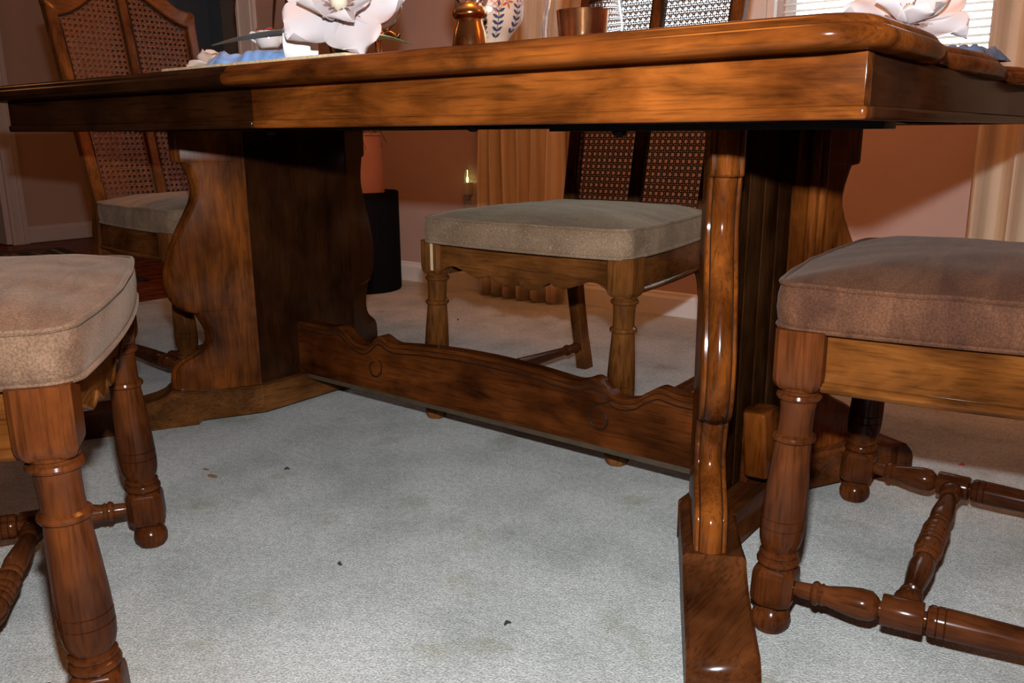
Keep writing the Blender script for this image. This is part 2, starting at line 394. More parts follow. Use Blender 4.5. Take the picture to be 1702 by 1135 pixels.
def curtain(name, label, x0, x1, y0, zb, folds, seed, spread=0, amp=.035):
    rnd = random.Random(seed); n = folds * 12; m = 30
    me = bpy.data.meshes.new(name); bm = bmesh.new(); uvl = bm.loops.layers.uv.new('UVMap')
    ph = [rnd.uniform(-.5, .5) for _ in range(folds + 2)]; am = [rnd.uniform(.6, 1.15) for _ in range(folds + 2)]
    G = []
    for j in range(m + 1):
        z = zb + (2.2 - zb) * j / m; row = []
        for i in range(n + 1):
            s_ = i / n; q = s_ * folds; k = int(q)
            a = am[k] * (1 - (q - k)) + am[k + 1] * (q - k); p_ = ph[k] * (1 - (q - k)) + ph[k + 1] * (q - k)
            y = y0 - amp * a * sin(2 * pi * q + p_ + .25 * sin(z * 2 + seed)) + .006 * sin(9 * z + 5 * q)
            xx = x0 + (x1 - x0) * s_ + .008 * cos(2 * pi * q + p_) + (s_ - .5) * spread * (1 - z / 2.2)
            zz = z + (.014 * sin(2 * pi * q + 1 + p_) if j == 0 else 0)
            row.append(bm.verts.new((xx, y, zz)))
        G.append(row)
    for j in range(m):
        for i in range(n):
            f = bm.faces.new((G[j][i], G[j][i + 1], G[j + 1][i + 1], G[j + 1][i])); f.smooth = True
            for lp, (a, b_) in zip(f.loops, ((i, j), (i + 1, j), (i + 1, j + 1), (i, j + 1))): lp[uvl].uv = (a / n, b_ / m)
    bm.to_mesh(me); bm.free(); me.materials.append(cur_m)
    o = bpy.data.objects.new(name, me); col.objects.link(o)
    md = o.modifiers.new('thick', 'SOLIDIFY'); md.thickness = .0025
    # hem: a stitched band along the foot of the drape
    return tag(o, label, 'curtain')
curtain('curtain', 'ivory floor-length curtain left of the far chair, beside the wall socket', -2.19, -1.80, 2.62, .016, 6, 3)
curtain('curtain', 'pale floor-length curtain at the right edge behind the right chair', -.455, .25, 2.62, .016, 8, 11)

# ------------------------------------------------------------------ the dining table
TCX, TCY = -1.085, 1.30
table = thing('dining_table', 'large dark walnut trestle dining table with scroll-cut pedestals and carved stretcher', 'table', (TCX, TCY, 0))
def tl(mb, x=TCX, y=TCY): return mb.xform(Matrix.Translation((-x, -y, 0)))
def half_outline(sx, L):
    P = [(0, -.562)]
    for k in range(1, 9): P.append(((L - .055) * k / 8, -.562))
    for k in range(1, 9):
        a = -pi / 2 + pi / 2 * k / 8; P.append((L - .055 + .055 * cos(a), -.507 + .055 * sin(a)))
    ear = [(-.44, .001), (-.38, .002), (-.33, .001), (-.295, -.003), (-.27, -.011), (-.25, -.019), (-.235, -.023), (-.21, -.022), (-.17, -.016), (-.12, -.009), (-.06, -.003), (0, 0)]
    P += [(L + dx, y) for y, dx in ear]
    Q = [(x_, -y) for x_, y in P[::-1] if y < -1e-6]
    P += Q
    return [(sx * x_, y) for x_, y in P]
def top_half(sx, L, zmul=1):
    P = half_outline(sx, L); n = len(P)
    nr = []
    for i in range(n):
        a = Vector(P[max(i - 1, 0)]); b_ = Vector(P[min(i + 1, n - 1)]); t_ = (b_ - a).normalized()
        nn = Vector((t_.y, -t_.x)) * (1 if sx > 0 else -1)
        if i in (0, n - 1): nn = Vector((0, -1 if i == 0 else 1))
        nr.append(nn)
    prof = [(.03, .7065), (.010, .7070), (.003, .7095), (0, .7135), (-.0005, .718), (.001, .7225), (.005, .7258), (.0075, .7268), (.0078, .7285), (.0105, .7320), (.015, .7347), (.021, .7356)]
    rs = [[(P[i][0] - nr[i].x * d_, P[i][1] - nr[i].y * d_, z) for i in range(n)] for d_, z in prof]
    m = MB(); m.rings(rs, cap=True, closed=False)
    # the flat joint faces at the centre split
    k = len(prof); m.add([rs[j][0] for j in range(k)] + [rs[j][-1] for j in range(k)], [tuple(list(range(k)) + list(range(2 * k - 1, k - 1, -1)))])
    return m
LR, LL = .88, .862
obj('table_top', top_half(1, LR), W['tableX'], table, angle=50)
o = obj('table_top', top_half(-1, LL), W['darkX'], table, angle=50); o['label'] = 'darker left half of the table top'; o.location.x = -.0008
# aprons with a bead along the foot
YN, XR, XL = .7876 - TCY, -.2247 - TCX, -1.888 - TCX
YF = -YN
ZB, ZT = .6490, .7068
def apron_board(a, b_, mat_, along, groove=True, lab=None, dz=0):
    """board from a to b (x0,x1,y0,y1), face profile outwards"""
    o_ = obj('apron', MB().box(*a, ZB + .012, ZT), mat_, table, bevel=.001)
    if lab: o_['label'] = lab
    x0, x1, y0, y1 = b_
    obj('bead', MB().box(x0, x1, y0, y1, ZB, ZB + .0125), mat_, o_, bevel=.0045, seg=3)
    return o_
e = .0035
apron_board((.0004, XR, YN, YN + .02), (.0004, XR + e, YN - e, YN + .02), W['tableX'], 'X')
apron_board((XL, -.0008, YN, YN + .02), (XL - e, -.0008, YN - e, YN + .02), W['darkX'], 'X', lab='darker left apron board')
apron_board((.0004, XR, YF - .02, YF), (.0004, XR + e, YF - .02, YF + e), W['tableX'], 'X')
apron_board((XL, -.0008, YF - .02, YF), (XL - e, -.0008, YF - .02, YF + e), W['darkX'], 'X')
apron_board((XR - .02, XR - .0002, YN + .02, YF - .02), (XR - .02, XR + e, YN + .02, YF - .02), W['darkY'], 'Y')  # right end: darker wood stands in for the shade of the grazing flash
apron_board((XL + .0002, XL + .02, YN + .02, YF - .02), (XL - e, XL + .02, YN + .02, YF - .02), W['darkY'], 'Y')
# black extension slides and catches under the top
for (x0, x1, y, zb) in ((-.706, -.262, 1.0, .6415), (-1.80, -.918, 1.0, .6478), (-1.45, -.70, 1.62, .650), (-1.2, -.30, 1.56, .650)):
    s_ = MB().box(x0, x1, y, y + .05, zb, .706)
    so = obj('extension_slide', tl(s_), W['metal'], table, bevel=.001)
for x_, y_, z_ in ((-.855, 1.0, .648), (-.60, 1.0, .6395), (-1.33, .99, .645)):
    obj('catch_knob', tl(MB().lathe([(.004, 0), (.009, .003), (.010, .007), (.006, .010), (.006, .014)], (x_, y_ + .012, z_ - .006), n=12)), W['metal'], table)

# pedestals
WU = [(.074, .184), (.10, .184), (.125, .181), (.137, .172), (.146, .158), (.155, .140), (.165, .122), (.178, .109), (.192, .103), (.207, .103), (.222, .108), (.236, .115), (.248, .121), (.2545, .126), (.2565, .140), (.262, .148), (.268, .157), (.280, .168), (.300, .178), (.325, .182), (.350, .179), (.380, .170), (.41, .158), (.44, .144), (.47, .127), (.495, .114), (.515, .107), (.532, .106), (.548, .109), (.560, .113), (.572, .117), (.582, .121), (.5845, .137), (.588, .1395), (.594, .140), (.610, .140), (.650, .140)]
WT = .045
def wing_frame(sx, sy, cx):
    C = Vector((cx, 1.15 if sy < 0 else 1.45, 0)); d_ = Vector((sx * .47, sy * .883, 0)); p_ = Vector((sx * .883, -sy * .47, 0))
    return C, d_, p_
def wing(sx, sy, cx):
    C, d_, p_ = wing_frame(sx, sy, cx); T = WT; rs = []
    for z, u in WU:
        sec = [(0, -.004), (0, u - .014), (.001, u - .006), (.003, u - .003), (.0065, u - .0028), (.0075, u - .0045), (.0085, u - .0028), (.011, u + .0012), (.015, u + .0045), (T / 2, u + .0068)]
        sec = sec + [(T - a, b_) for a, b_ in sec[:-1][::-1]]
        rs.append([C + d_ * b_ + p_ * a + Vector((0, 0, z)) for a, b_ in sec])
    return MB().rings(rs)
def foot(sx, sy, cx, length):
    C, d_, p_ = wing_frame(sx, sy, cx); rs = []
    L_ = length
    st = [(-.005, .010, .074), (.10, .010, .074), (.135, .010, .075), (.143, .0, .077), (.175, 0, .083), (.192, 0, .085), (.198, 0, .079), (.205, 0, .074), (.222, 0, .068), (.245, 0, .063), (.27, 0, .061), (L_ - .06, 0, .0605), (L_ - .022, 0, .059), (L_ - .014, 0, .055), (L_ - .004, 0, .045), (L_, 0, .036), (L_ + .0005, .004, .03)]
    for u, zb, zt in st:
        w0, w1 = -.014, .070
        rs.append([C + d_ * u + p_ * a + Vector((0, 0, z)) for a, z in ((w0, zb), (w1, zb), (w1, zt - .005), (w1 - .005, zt), (w0 + .005, zt), (w0, zt - .005))])
    return MB().rings(rs)
def pedestal(sx, cx, lab, dark):
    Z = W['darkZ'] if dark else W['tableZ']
    # pedestal thing: the cap board is the parent piece, the rest its sub-parts
    cap_ = MB()
    x0, x1 = sorted((cx - sx * .02, cx + sx * .17))
    cap_.box(x0, x1, .95, 1.65, .6495, .668)
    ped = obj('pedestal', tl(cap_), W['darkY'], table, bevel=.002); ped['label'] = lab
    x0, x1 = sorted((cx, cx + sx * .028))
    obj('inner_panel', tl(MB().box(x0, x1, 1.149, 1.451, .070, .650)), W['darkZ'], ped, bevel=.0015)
    for sy in (-1, 1):
        C, d_, p_ = wing_frame(sx, sy, cx)
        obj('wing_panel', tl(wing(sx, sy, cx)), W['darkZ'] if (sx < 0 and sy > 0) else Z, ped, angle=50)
        for a_ in (.0075, WT - .0075):
            ln_ = [C + d_ * (u - .0040) + p_ * a_ + Vector((0, 0, z)) for z, u in WU]
            obj('groove', tl(MB().tube(ln_, .0013, 5)), W['line'], ped)
        # reeded moulding where wing and panel meet, outer side
        C, d_, p_ = wing_frame(sx, sy, cx)
        for k in range(2 if sy > 0 else 0):
            q = C + Vector((sx * .034, 0, 0)) + p_ * .028 + d_ * (.006 + .018 * k)
            obj('reed', tl(MB().lathe([(.008, .085), (.009, .09), (.009, .64), (.008, .65)], (q.x, q.y, 0), n=14)), W['tableZ'], ped)
    for k in range(4):
        y = 1.21 + .06 * k
        x0, x1 = sorted((cx + sx * .028, cx + sx * .034))
        obj('plank', tl(MB().box(x0, x1, y - .0285, y + .0285, .080, .648)), W['plankZ'], ped, bevel=.002)
    base = MB()
    x0, x1 = sorted((cx - sx * .018, cx + sx * .075))
    base.box(x0, x1, 1.148, 1.452, .010, .0745)
    base.v += []
    bm_ = W['gold'] if sx < 0 else W['footY']
    bo = obj('base', tl(base), bm_, ped, bevel=.003)
    for sy, ln in ((-1, .395), (1, .31)):
        obj('foot', tl(foot(sx, sy, cx, ln)), bm_, ped, bevel=0, angle=35)
    return ped
pr_ = pedestal(1, -.541, 'right pedestal', False)
pl_ = pedestal(-1, -1.635, 'left pedestal', False)

# stretcher between the pedestals
def sm(points, n=8):
    """Catmull-Rom through 2D/3D points"""
    P = [Vector(p) for p in points]; out = []
    for i in range(len(P) - 1):
        a = P[max(i - 1, 0)]; b_ = P[i]; c_ = P[i + 1]; d_ = P[min(i + 2, len(P) - 1)]
        for k in range(n):
            t_ = k / n
            out.append(.5 * ((2 * b_) + (c_ - a) * t_ + (2 * a - 5 * b_ + 4 * c_ - d_) * t_ ** 2 + (3 * b_ - a - 3 * c_ + d_) * t_ ** 3))
    out.append(P[-1]); return out
h_ = [(-1.655, .203), (-1.60, .203), (-1.53, .2035), (-1.50, .208), (-1.485, .2085), (-1.462, .196), (-1.44, .181), (-1.41, .1755), (-1.388, .183), (-1.37, .198), (-1.357, .205), (-1.345, .203), (-1.33, .196), (-1.31, .1925), (-1.28, .195), (-1.22, .2005), (-1.14, .2045), (-1.075, .2055)]
h_ = h_ + [(-2.15 - x_, z) for x_, z in h_[:-1][::-1]]
top = sm([(x_, z) for x_, z in h_], 4)
poly = [(-1.655, .078)] + [(p.x, p.y) for p in top] + [(-.495, .078)]
ys, yd = 1.268, .036
st = MB()
rs = []
for yy, ins in ((ys + yd, .003), (ys + yd - .004, 0), (ys + .004, 0), (ys, .004)):
    rs.append([(x_, yy, (z - ins if z > .1 else z)) for x_, z in poly])
st.rings(rs)
strt = obj('stretcher', tl(st), W['stretX'], table, angle=30)
def offline(off, a, b_):
    return [(p.x, ys - .0002, p.y - off) for p in top if a <= p.x <= b_]
obj('carved_line', tl(MB().tube(offline(.019, -1.635, -.542), .0016, 6)), W['line'], strt)
obj('carved_line', tl(MB().tube(offline(.008, -1.635, -.542), .001, 6)), W['line'], strt)
def scroll(cx, s):
    pts = [(.030, .030), (.016, .021), (.0, .016), (-.012, .006), (-.016, -.008), (-.012, -.022), (0, -.031), (.013, -.030), (.021, -.019), (.021, -.008), (.014, 0), (.008, .002)]
    return [(cx + s * p.x, ys - .0006, .142 + p.y * 1.0) for p in sm(pts, 5)]
obj('carved_scroll', tl(MB().tube(scroll(-.785, 1), .0018, 6)), W['line'], strt)
obj('carved_scroll', tl(MB().tube(scroll(-2.15 + .785, -1)[14:], .0018, 6)), W['line'], strt)
obj('bottom_strip', tl(MB().box(-1.61, -.56, ys + .003, ys + yd - .003, .066, .078)), W['raw'], strt, smooth=False)
# wedges locking the stretcher's tenons
for sx, cx in ((1, -.541), (-1, -1.635)):
    x0, x1 = sorted((cx + sx * .055, cx + sx * .092))
    m_ = MB().rings([[(x0, y, z) for y, z in ((1.252, .105), (1.300, .105), (1.308, .216), (1.244, .216))], [(x1, y, z) for y, z in ((1.252, .105), (1.300, .105), (1.308, .216), (1.244, .216))]])
    M_ = Matrix.Translation((cx - sx * .008, 1.268, .150)) @ Matrix.Rotation(-sx * R(3), 4, 'Y') @ Matrix.Translation((-cx, -1.276, -.16))
    wo = obj('wedge', tl(m_.xform(M_)), W['tableZ'], strt, bevel=.006, seg=3)
    x0, x1 = sorted((cx + sx * .03, cx + sx * .11))
    obj('tenon', tl(MB().box(x0, x1, ys + .004, ys + yd - .004, .12, .165)), W['darkX'], strt, bevel=.003)

# ------------------------------------------------------------------ the chairs
CW = {'': W}
def leg_mesh(mt):
    m = MB()
    m.lathe([(.013, 0), (.020, .002), (.0245, .010), (.0255, .018), (.0235, .026), (.018, .033), (.0145, .037), (.0145, .046)], n=28)
    # foot block with clipped corners
    s_, c_ = .0265, .010
    oc = [(s_, -s_ + c_), (s_, s_ - c_), (s_ - c_, s_), (-s_ + c_, s_), (-s_, s_ - c_), (-s_, -s_ + c_), (-s_ + c_, -s_), (s_ - c_, -s_)]
    m.rings([[(x_ * k, y * k, z) for x_, y in oc] for k, z in ((.80, .040), (.97, .046), (1, .052), (1, .082), (.96, .089), (.82, .0945), (.7, .096))])
    m.lathe([(.019, .094), (.0235, .0955), (.0265, .099), (.0270, .1025), (.0255, .106), (.0225, .1075), (.0225, .1085), (.0245, .1105), (.0245, .113), (.0210, .116),
             (.0210, .118), (.0240, .123), (.0265, .132), (.0275, .144), (.02755, .1490), (.0262, .1500), (.02755, .1510), (.0275, .1620), (.0262, .1630), (.02745, .1640),
             (.0268, .185), (.0252, .215), (.0232, .245), (.0218, .2655), (.0225, .2665), (.0258, .2685), (.0268, .2715), (.0258, .2745), (.0225, .2765), (.0212, .2775),
             (.0208, .290), (.0212, .310), (.0225, .3195), (.0225, .3205), (.0262, .3225), (.0275, .3255), (.0262, .3290), (.0225, .3305), (.0225, .333), (.025, .3345), (.025, .338), (.020, .3395)], n=28)
    s_, c_ = .0285, .006
    oc = [(s_, -s_ + c_), (s_, s_ - c_), (s_ - c_, s_), (-s_ + c_, s_), (-s_, s_ - c_), (-s_, -s_ + c_), (-s_ + c_, -s_), (s_ - c_, -s_)]
    m.rings([[(x_ * k, y * k, z) for x_, y in oc] for k, z in ((.78, .336), (.90, .340), (.98, .346), (1, .353), (1, .4105))])
    m.v = [(x_, y + .017 * (min(z, .35) / .35 - 1), z) for x_, y, z in m.v]   # the front legs rake forward
    return m.mesh('leg', mt, angle=32)
HX = .242
def panel_top(x_):
    x_ = abs(x_)
    T = [(0, 1.055), (.03, 1.050), (.075, 1.026), (.125, .990), (.16, .970), (.18, .963), (.21, .957)]
    for (a, za), (b_, zb) in zip(T, T[1:]):
        if x_ <= b_: s_ = (x_ - a) / (b_ - a); return za + (zb - za) * s_
    return T[-1][1]
def yb(z): return .452 + (z - .46) * .205
def bp(x_, z, t_=0): return (x_, yb(z) + t_, z)
def post_x(z): return .186 + max(0, (z - .42)) * .040
def mk_back_meshes(mX, mZ, cane):
    D = {}
    # rear post: leg below the seat, stile above
    for s in (-1, 1):
        rs = []
        for z, y, wx, wy in ((0, .548, .017, .019), (.03, .541, .0165, .0185), (.10, .520, .016, .018), (.2, .493, .0165, .018), (.30, .470, .0175, .019), (.40, .454, .019, .019), (.46, yb(.46), .0165, .016), (.60, yb(.60), .0155, .014), (.75, yb(.75), .0155, .014), (.90, yb(.90), .0155, .014), (1.0, yb(1.0), .0155, .014)):
            xc = s * (post_x(z) if z >= .42 else .186 + (.42 - z) * .035)
            c_ = .004
            rs.append([(xc + a, y + b_, z) for a, b_ in ((wx, -wy + c_), (wx, wy), (-wx, wy), (-wx, -wy + c_), (-wx + c_, -wy), (wx - c_, -wy))])
        D['post', s] = MB().rings(rs).mesh('back_post', mZ, angle=40)
    # crest
    up = [(.2265, .985), (.2265, .996), (.222, 1.003), (.21, 1.007), (.185, 1.009), (.165, 1.018), (.145, 1.034), (.12, 1.058), (.09, 1.085), (.06, 1.104), (.03, 1.114), (0, 1.117)]
    up = [(p.x, p.y) for p in sm(up, 4)]
    up = up + [(-a, b_) for a, b_ in up[:-1][::-1]]
    lo = [(x_ / 60 * .198, 0) for x_ in range(-60, 61)]
    lo = [(a, panel_top(a) - .001) for a, _ in lo]
    n = len(lo)
    # resample the upper outline to as many points as the lower
    ux = []
    ln = [0]
    for i in range(1, len(up)): ln.append(ln[-1] + (Vector(up[i]) - Vector(up[i - 1])).length)
    for k in range(n):
        t_ = ln[-1] * (1 - k / (n - 1)); j = 0
        while j < len(ln) - 2 and ln[j + 1] < t_: j += 1
        q = (t_ - ln[j]) / (ln[j + 1] - ln[j]); ux.append(tuple(Vector(up[j]) * (1 - q) + Vector(up[j + 1]) * q))
    rs = []
    for k in range(n):
        (ax, az), (bx, bz) = lo[k], ux[k]
        def I(s_, t_): return bp(ax + (bx - ax) * s_, az + (bz - az) * s_, t_)
        rs.append([I(0, .012), I(0, -.010), I(.08, -.014), I(.90, -.015), I(1, -.010), I(1, .012)])
    D['crest'] = MB().rings(rs).mesh('crest_rail', mX, angle=40)
    D['mullion'] = MB().rings([[bp(-.0135, z, .010), bp(.0135, z, .010), bp(.0135, z, -.009), bp(.010, z, -.0125), bp(-.010, z, -.0125), bp(-.0135, z, -.009)] for z in (.44, .6, .8, .95, 1.055)]).mesh('mullion', mZ, angle=40)
    D['lower'] = MB().rings([[(x_, yb(z) + t_, z) for z, t_ in ((.425, .012), (.425, -.012), (.465, -.012), (.465, .012))] for x_ in (-.185, .185)]).mesh('lower_back_rail', mX, bevel=.002)
    # cane: woven strands clipped to the panel outline
    for s in (-1, 1):
        m = MB(); x0, x1 = .0135, .190
        P_ = .0152
        def inside(x_, z): return x0 <= x_ <= post_x(z) - .012 and .455 <= z <= panel_top(x_) + .001
        def strand(pts, wv, wh, t_):
            run = []
            for p in pts + [None]:
                if p is not None and inside(*p): run.append(p)
                else:
                    if len(run) > 1:
                        a, b_ = run[0], run[-1]
                        q = [(a[0] - wv, a[1] - wh), (a[0] + wv, a[1] + wh), (b_[0] + wv, b_[1] + wh), (b_[0] - wv, b_[1] - wh)]
                        m.rings([[bp(s * x_, z, t_) for x_, z in q], [bp(s * x_, z, t_ + .0008) for x_, z in q]])
                    run = []
        k = 0; zz = [.44 + .003 * i for i in range(215)]; xx = [.010 + .002 * i for i in range(102)]
        x_ = x0 + .004
        while x_ < .215:
            for o_ in (-.0024, .0024): strand([(x_ + o_, z) for z in zz], .00105, 0, -.001)
            x_ += P_
        z = .458
        while z < 1.06:
            for o_ in (-.0024, .0024): strand([(a, z + o_) for a in xx], 0, .00105, -.0018)
            z += P_
        for sg in (-1, 1):
            k = -60
            while k < 100:
                c0 = k * P_ + .5 * P_ + (.458 + x0 + .004 if sg < 0 else .458 - x0 - .004)
                strand([(a, c0 + sg * a) for a in [.010 + .0015 * i for i in range(138)]], 0, .0011, -.0026)
                k += 1
        D['cane', s] = m.mesh('cane_panel', cane, smooth=False)
        # bead framing the cane
        pts = [(x0 + .001, .46)] + [(x0 + .001, .46 + .03 * i) for i in range(1, 20)]
        pts += [(x0 + .003 + (.190) * i / 30, panel_top(x0 + .003 + .190 * i / 30) - .003) for i in range(31)]
        pts += [(post_x(z) - .0165, z) for z in [.945 - .03 * i for i in range(17)]]
        D['bead', s] = MB().tube([bp(s * a, b_, -.010) for a, b_ in pts], .0022, 6).mesh('bead', W['line'])
    return D
def seat_loop(n=120, inset=0.0):
    """rounded trapezoid with softly bowed sides"""
    f, bk, y0, y1 = .263, .212, -.036, .438
    cs = [(-f, y0), (f, y0), (bk, y1), (-bk, y1)]; out = []
    r = .034
    pts = []
    for i in range(4):
        p = Vector(cs[i]); a = (Vector(cs[i - 1]) - p).normalized(); b_ = (Vector(cs[(i + 1) % 4]) - p).normalized()
        for k in range(9):
            t_ = k / 8; q = (p + a * r * (1 - t_) ** 1.6 + b_ * r * t_ ** 1.6); pts.append(q)
        nx = cs[(i + 1) % 4]; q0 = p + b_ * r; q1 = Vector(nx) - b_ * r; nrm = Vector((b_.y, -b_.x)); bow = (.014, .010, .004, .010)[i]
        for k in range(1, 22):
            t_ = k / 22; pts.append(q0.lerp(q1, t_) + nrm * bow * (1 - (2 * t_ - 1) ** 2))
    return pts
def seat_meshes(m, pipe):
    L = seat_loop(); n = len(L); cen = Vector((0, .2))
    def ring(k, z, dz=None):
        out = []
        for p in L:
            q = cen + (p - cen) * k
            zz = z + (0 if dz is None else .0025 * noise.noise(Vector((q.x * 14, q.y * 14, dz))))
            out.append((q.x, q.y, zz))
        return out
    rs = [ring(.90, .407), ring(.975, .4075), ring(.995, .409), ring(1.004, .418), ring(1.010, .432, 1), ring(1.008, .447, 2), ring(.998, .460, 3)]
    for k in (.985, .965, .93, .87, .79, .68, .55, .42, .29, .16, .05):
        rs.append(ring(k, .4625 + .026 * (1 - k ** 3.2), 5))
    c_ = MB().rings(rs).mesh('seat_cushion', m, angle=60)
    tb = MB().tube([(q[0], q[1], q[2]) for q in ring(.998, .4630, 3)], .0034, 7, closed=True).mesh('piping', pipe)
    bt = MB().tube([(q[0], q[1], q[2]) for q in ring(1.000, .4105)], .0032, 7, closed=True).mesh('piping', pipe)
    return c_, tb, bt
def side_stretcher(s, m):
    a = Vector((s * HX, .010, .066)); b_ = Vector((s * (.186 + .36 * .035), .520, .066)); L_ = (b_ - a).length
    pr = [(.0085, 0), (.010, .010), (.0105, .022), (.0135, .024), (.0155, .027), (.0155, .030), (.0125, .033), (.0145, .036), (.0125, .039), (.0130, .043), (.0175, .065), (.0195, .082), (.0185, .094), (.0130, .101), (.0095, .103), (.0095, .105), (.0185, .1055), (.0195, .108), (.0195, .150), (.0185, .153), (.0095, .1535), (.0095, .1555),
          (.0165, .157), (.0190, .161), (.0190, .166), (.0175, .167), (.0190, .168), (.0190, .175), (.0175, .176), (.0190, .177), (.0185, .20), (.0165, .27), (.0135, .35), (.0110, L_ - .08), (.0105, L_ - .06), (.0145, L_ - .057), (.0145, L_ - .051), (.0105, L_ - .048), (.0125, L_ - .03), (.0145, L_ - .02), (.0125, L_ - .012), (.009, L_)]
    return MB().lathe(pr, a, b_ - a, 22).mesh('side_stretcher', m, angle=40), a.lerp(b_, .130 / L_), L_
def cross_stretcher(m, pa, pb):
    L_ = (pb - pa).length; q = []
    half = [(.009, .016), (.012, .020), (.0165, .024), (.0175, .032), (.0145, .040), (.0105, .044), (.0145, .046), (.0145, .050), (.0105, .053), (.0115, .060), (.0150, .095), (.0165, .120), (.0150, .140), (.0120, .146), (.0155, .149), (.0165, .153), (.0155, .157), (.0135, .159), (.0175, .166), (.0190, .176), (.0182, .186), (.0170, .1875), (.0186, .190), (.0180, .200), (.0168, .2015), (.0182, .204)]
    half = [(r, h * (L_ / 2) / .207) for r, h in half]
    pr = half + [(r, L_ - h) for r, h in half[::-1]]
    return MB().lathe(pr, pa, pb - pa, 22).mesh('cross_stretcher', m, angle=40)
def build_chair_meshes(mX, mZ, cane, seat, mY):
    D = mk_back_meshes(mX, mZ, cane)
    D['leg'] = leg_mesh(mZ)
    D['cushion'], D['pt'], D['pb'] = seat_meshes(seat, seat)
    for s in (-1, 1):
        D['ss', s], j, _ = side_stretcher(s, W['turnY']); D['j', s] = j
    D['cs'] = cross_stretcher(W['turnX'], D['j', -1], D['j', 1])
    # front rail with scalloped foot
    sc = [(-.215, .338), (-.200, .352), (-.175, .3565), (-.150, .352), (-.125, .341), (-.100, .3375), (-.078, .3425)]
    lo = [(-.215, .345), (-.195, .356), (-.175, .358), (-.155, .353), (-.130, .343), (-.110, .3385), (-.092, .3405), (-.078, .347), (-.060, .337), (-.040, .3285), (-.022, .328), (-.008, .332), (0, .338)]
    lo = lo + [(-a, b_) for a, b_ in lo[:-1][::-1]]
    lo = [(p.x, p.y) for p in sm(lo, 4)]
    poly = [(-.215, .408)] + lo + [(.215, .408)]
    D['front'] = MB().prism(poly[::-1], lambda a, b_, t_: (a, -.018 + t_, b_), 0, .022).mesh('front_rail', mX, angle=40)
    D['fbead'] = MB().tube([(a, -.0185, b_ + .003) for a, b_ in lo], .0026, 6).mesh('bead', mX)
    for s in (-1, 1):
        a = Vector((s * (HX + .004), .026)); b_ = Vector((s * .200, .44)); rs = []
        for k in range(11):
            t_ = k / 10; p = a.lerp(b_, t_) + Vector((s * .010 * (1 - (2 * t_ - 1) ** 2), 0))
            rs.append([(p.x - s * .02, p.y, .343), (p.x, p.y, .343), (p.x, p.y, .408), (p.x - s * .02, p.y, .408)])
        D['side', s] = MB().rings(rs).mesh('side_rail', mY, angle=30)
        rs = [[(p[1][0] + s * dx, p[1][1], .3405 + dz) for dx, dz in ((-.020, .002), (-.020, -.0075), (0, -.0075), (.006, -.005), (.0085, 0), (.006, .005), (0, .007))] for p in rs]
        D['sbead', s] = MB().rings(rs).mesh('bead', mY, angle=50)
        br = [(.44, .336), (.385, .336), (.405, .328), (.420, .312), (.430, .285), (.434, .262), (.452, .262), (.452, .336)]
        D['brk', s] = MB().prism(br, lambda y, z, t_: (s * (.186 + t_), y, z), 0, .014).mesh('bracket', mY, bevel=.001)
    D['rear'] = MB().box(-.18, .18, .438, .458, .343, .408).mesh('rear_rail', mX, bevel=.002)
    return D
def chair(label, loc, rz, D, group='cane-back dining chairs around the table'):
    t = thing('dining_chair', label, 'chair', (loc[0], loc[1], 0), rz, group)
    for s in (-1, 1):
        o = obj('leg', D['leg'], None, t); o.location = (s * HX, 0, 0)
        o = obj('back_post', D['post', s], None, t)
        o = obj('side_stretcher', D['ss', s], None, t)
        o = obj('side_rail', D['side', s], None, t); obj('bead', D['sbead', s], None, o); obj('bracket', D['brk', s], None, o)
        o = obj('cane_panel', D['cane', s], None, t); o['kind'] = 'stuff'
        obj('panel_bead', D['bead', s], None, t)
    obj('cross_stretcher', D['cs'], None, t)
    o = obj('front_rail', D['front'], None, t); obj('bead', D['fbead'], None, o)
    obj('rear_rail', D['rear'], None, t); obj('lower_back_rail', D['lower'], None, t)
    obj('crest_rail', D['crest'], None, t); obj('mullion', D['mullion'], None, t)
    o = obj('seat_cushion', D['cushion'], None, t)
    obj('piping', D['pt'], None, o); obj('piping', D['pb'], None, o)
    return t
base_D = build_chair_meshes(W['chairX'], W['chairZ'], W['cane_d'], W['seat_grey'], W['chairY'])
def variant(D, seat=None, cane=None, mm=None):
    E = dict(D)
    if seat:
        for k in ('cushion', 'pt', 'pb'):
            E[k] = D[k].copy(); E[k].materials[0] = seat
    if cane:
        for s in (-1, 1): E['cane', s] = D['cane', s].copy(); E['cane', s].materials[0] = cane
    if mm:
        for k, v in D.items():
            if isinstance(v, bpy.types.Mesh) and v.materials and v.materials[0].name in mm:
                E[k] = v.copy(); E[k].materials[0] = mm[v.materials[0].name]
    return E
gm = {}
for a in 'XYZ':
    gm['chair_wood_' + a] = wood('chair_wood_golden_' + a, (.045, .015, .004), (.205, .070, .016), a, rough=.45, coat=.38)
far_chair = chair('cane-back chair on the far side of the table, grey-tan velvet seat facing the camera', (-1.05, 1.398), 0, variant(base_D, None, None, gm))
obj('worn_strip', MB().box(-HX + .006, -HX + .0135, -.0292, -.0282, .346, .406), W['pale'], far_chair, smooth=False)['label'] = 'pale unstained strip beside the left front leg'
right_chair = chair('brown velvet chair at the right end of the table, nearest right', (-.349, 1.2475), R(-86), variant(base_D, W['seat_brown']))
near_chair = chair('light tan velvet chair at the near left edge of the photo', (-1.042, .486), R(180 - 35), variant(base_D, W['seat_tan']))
cane_chair = chair('tall amber cane-back chair at the left end of the table, behind the left pedestal', (-1.925, 1.384), R(90), variant(base_D, W['seat_far'], W['cane_l'], gm))

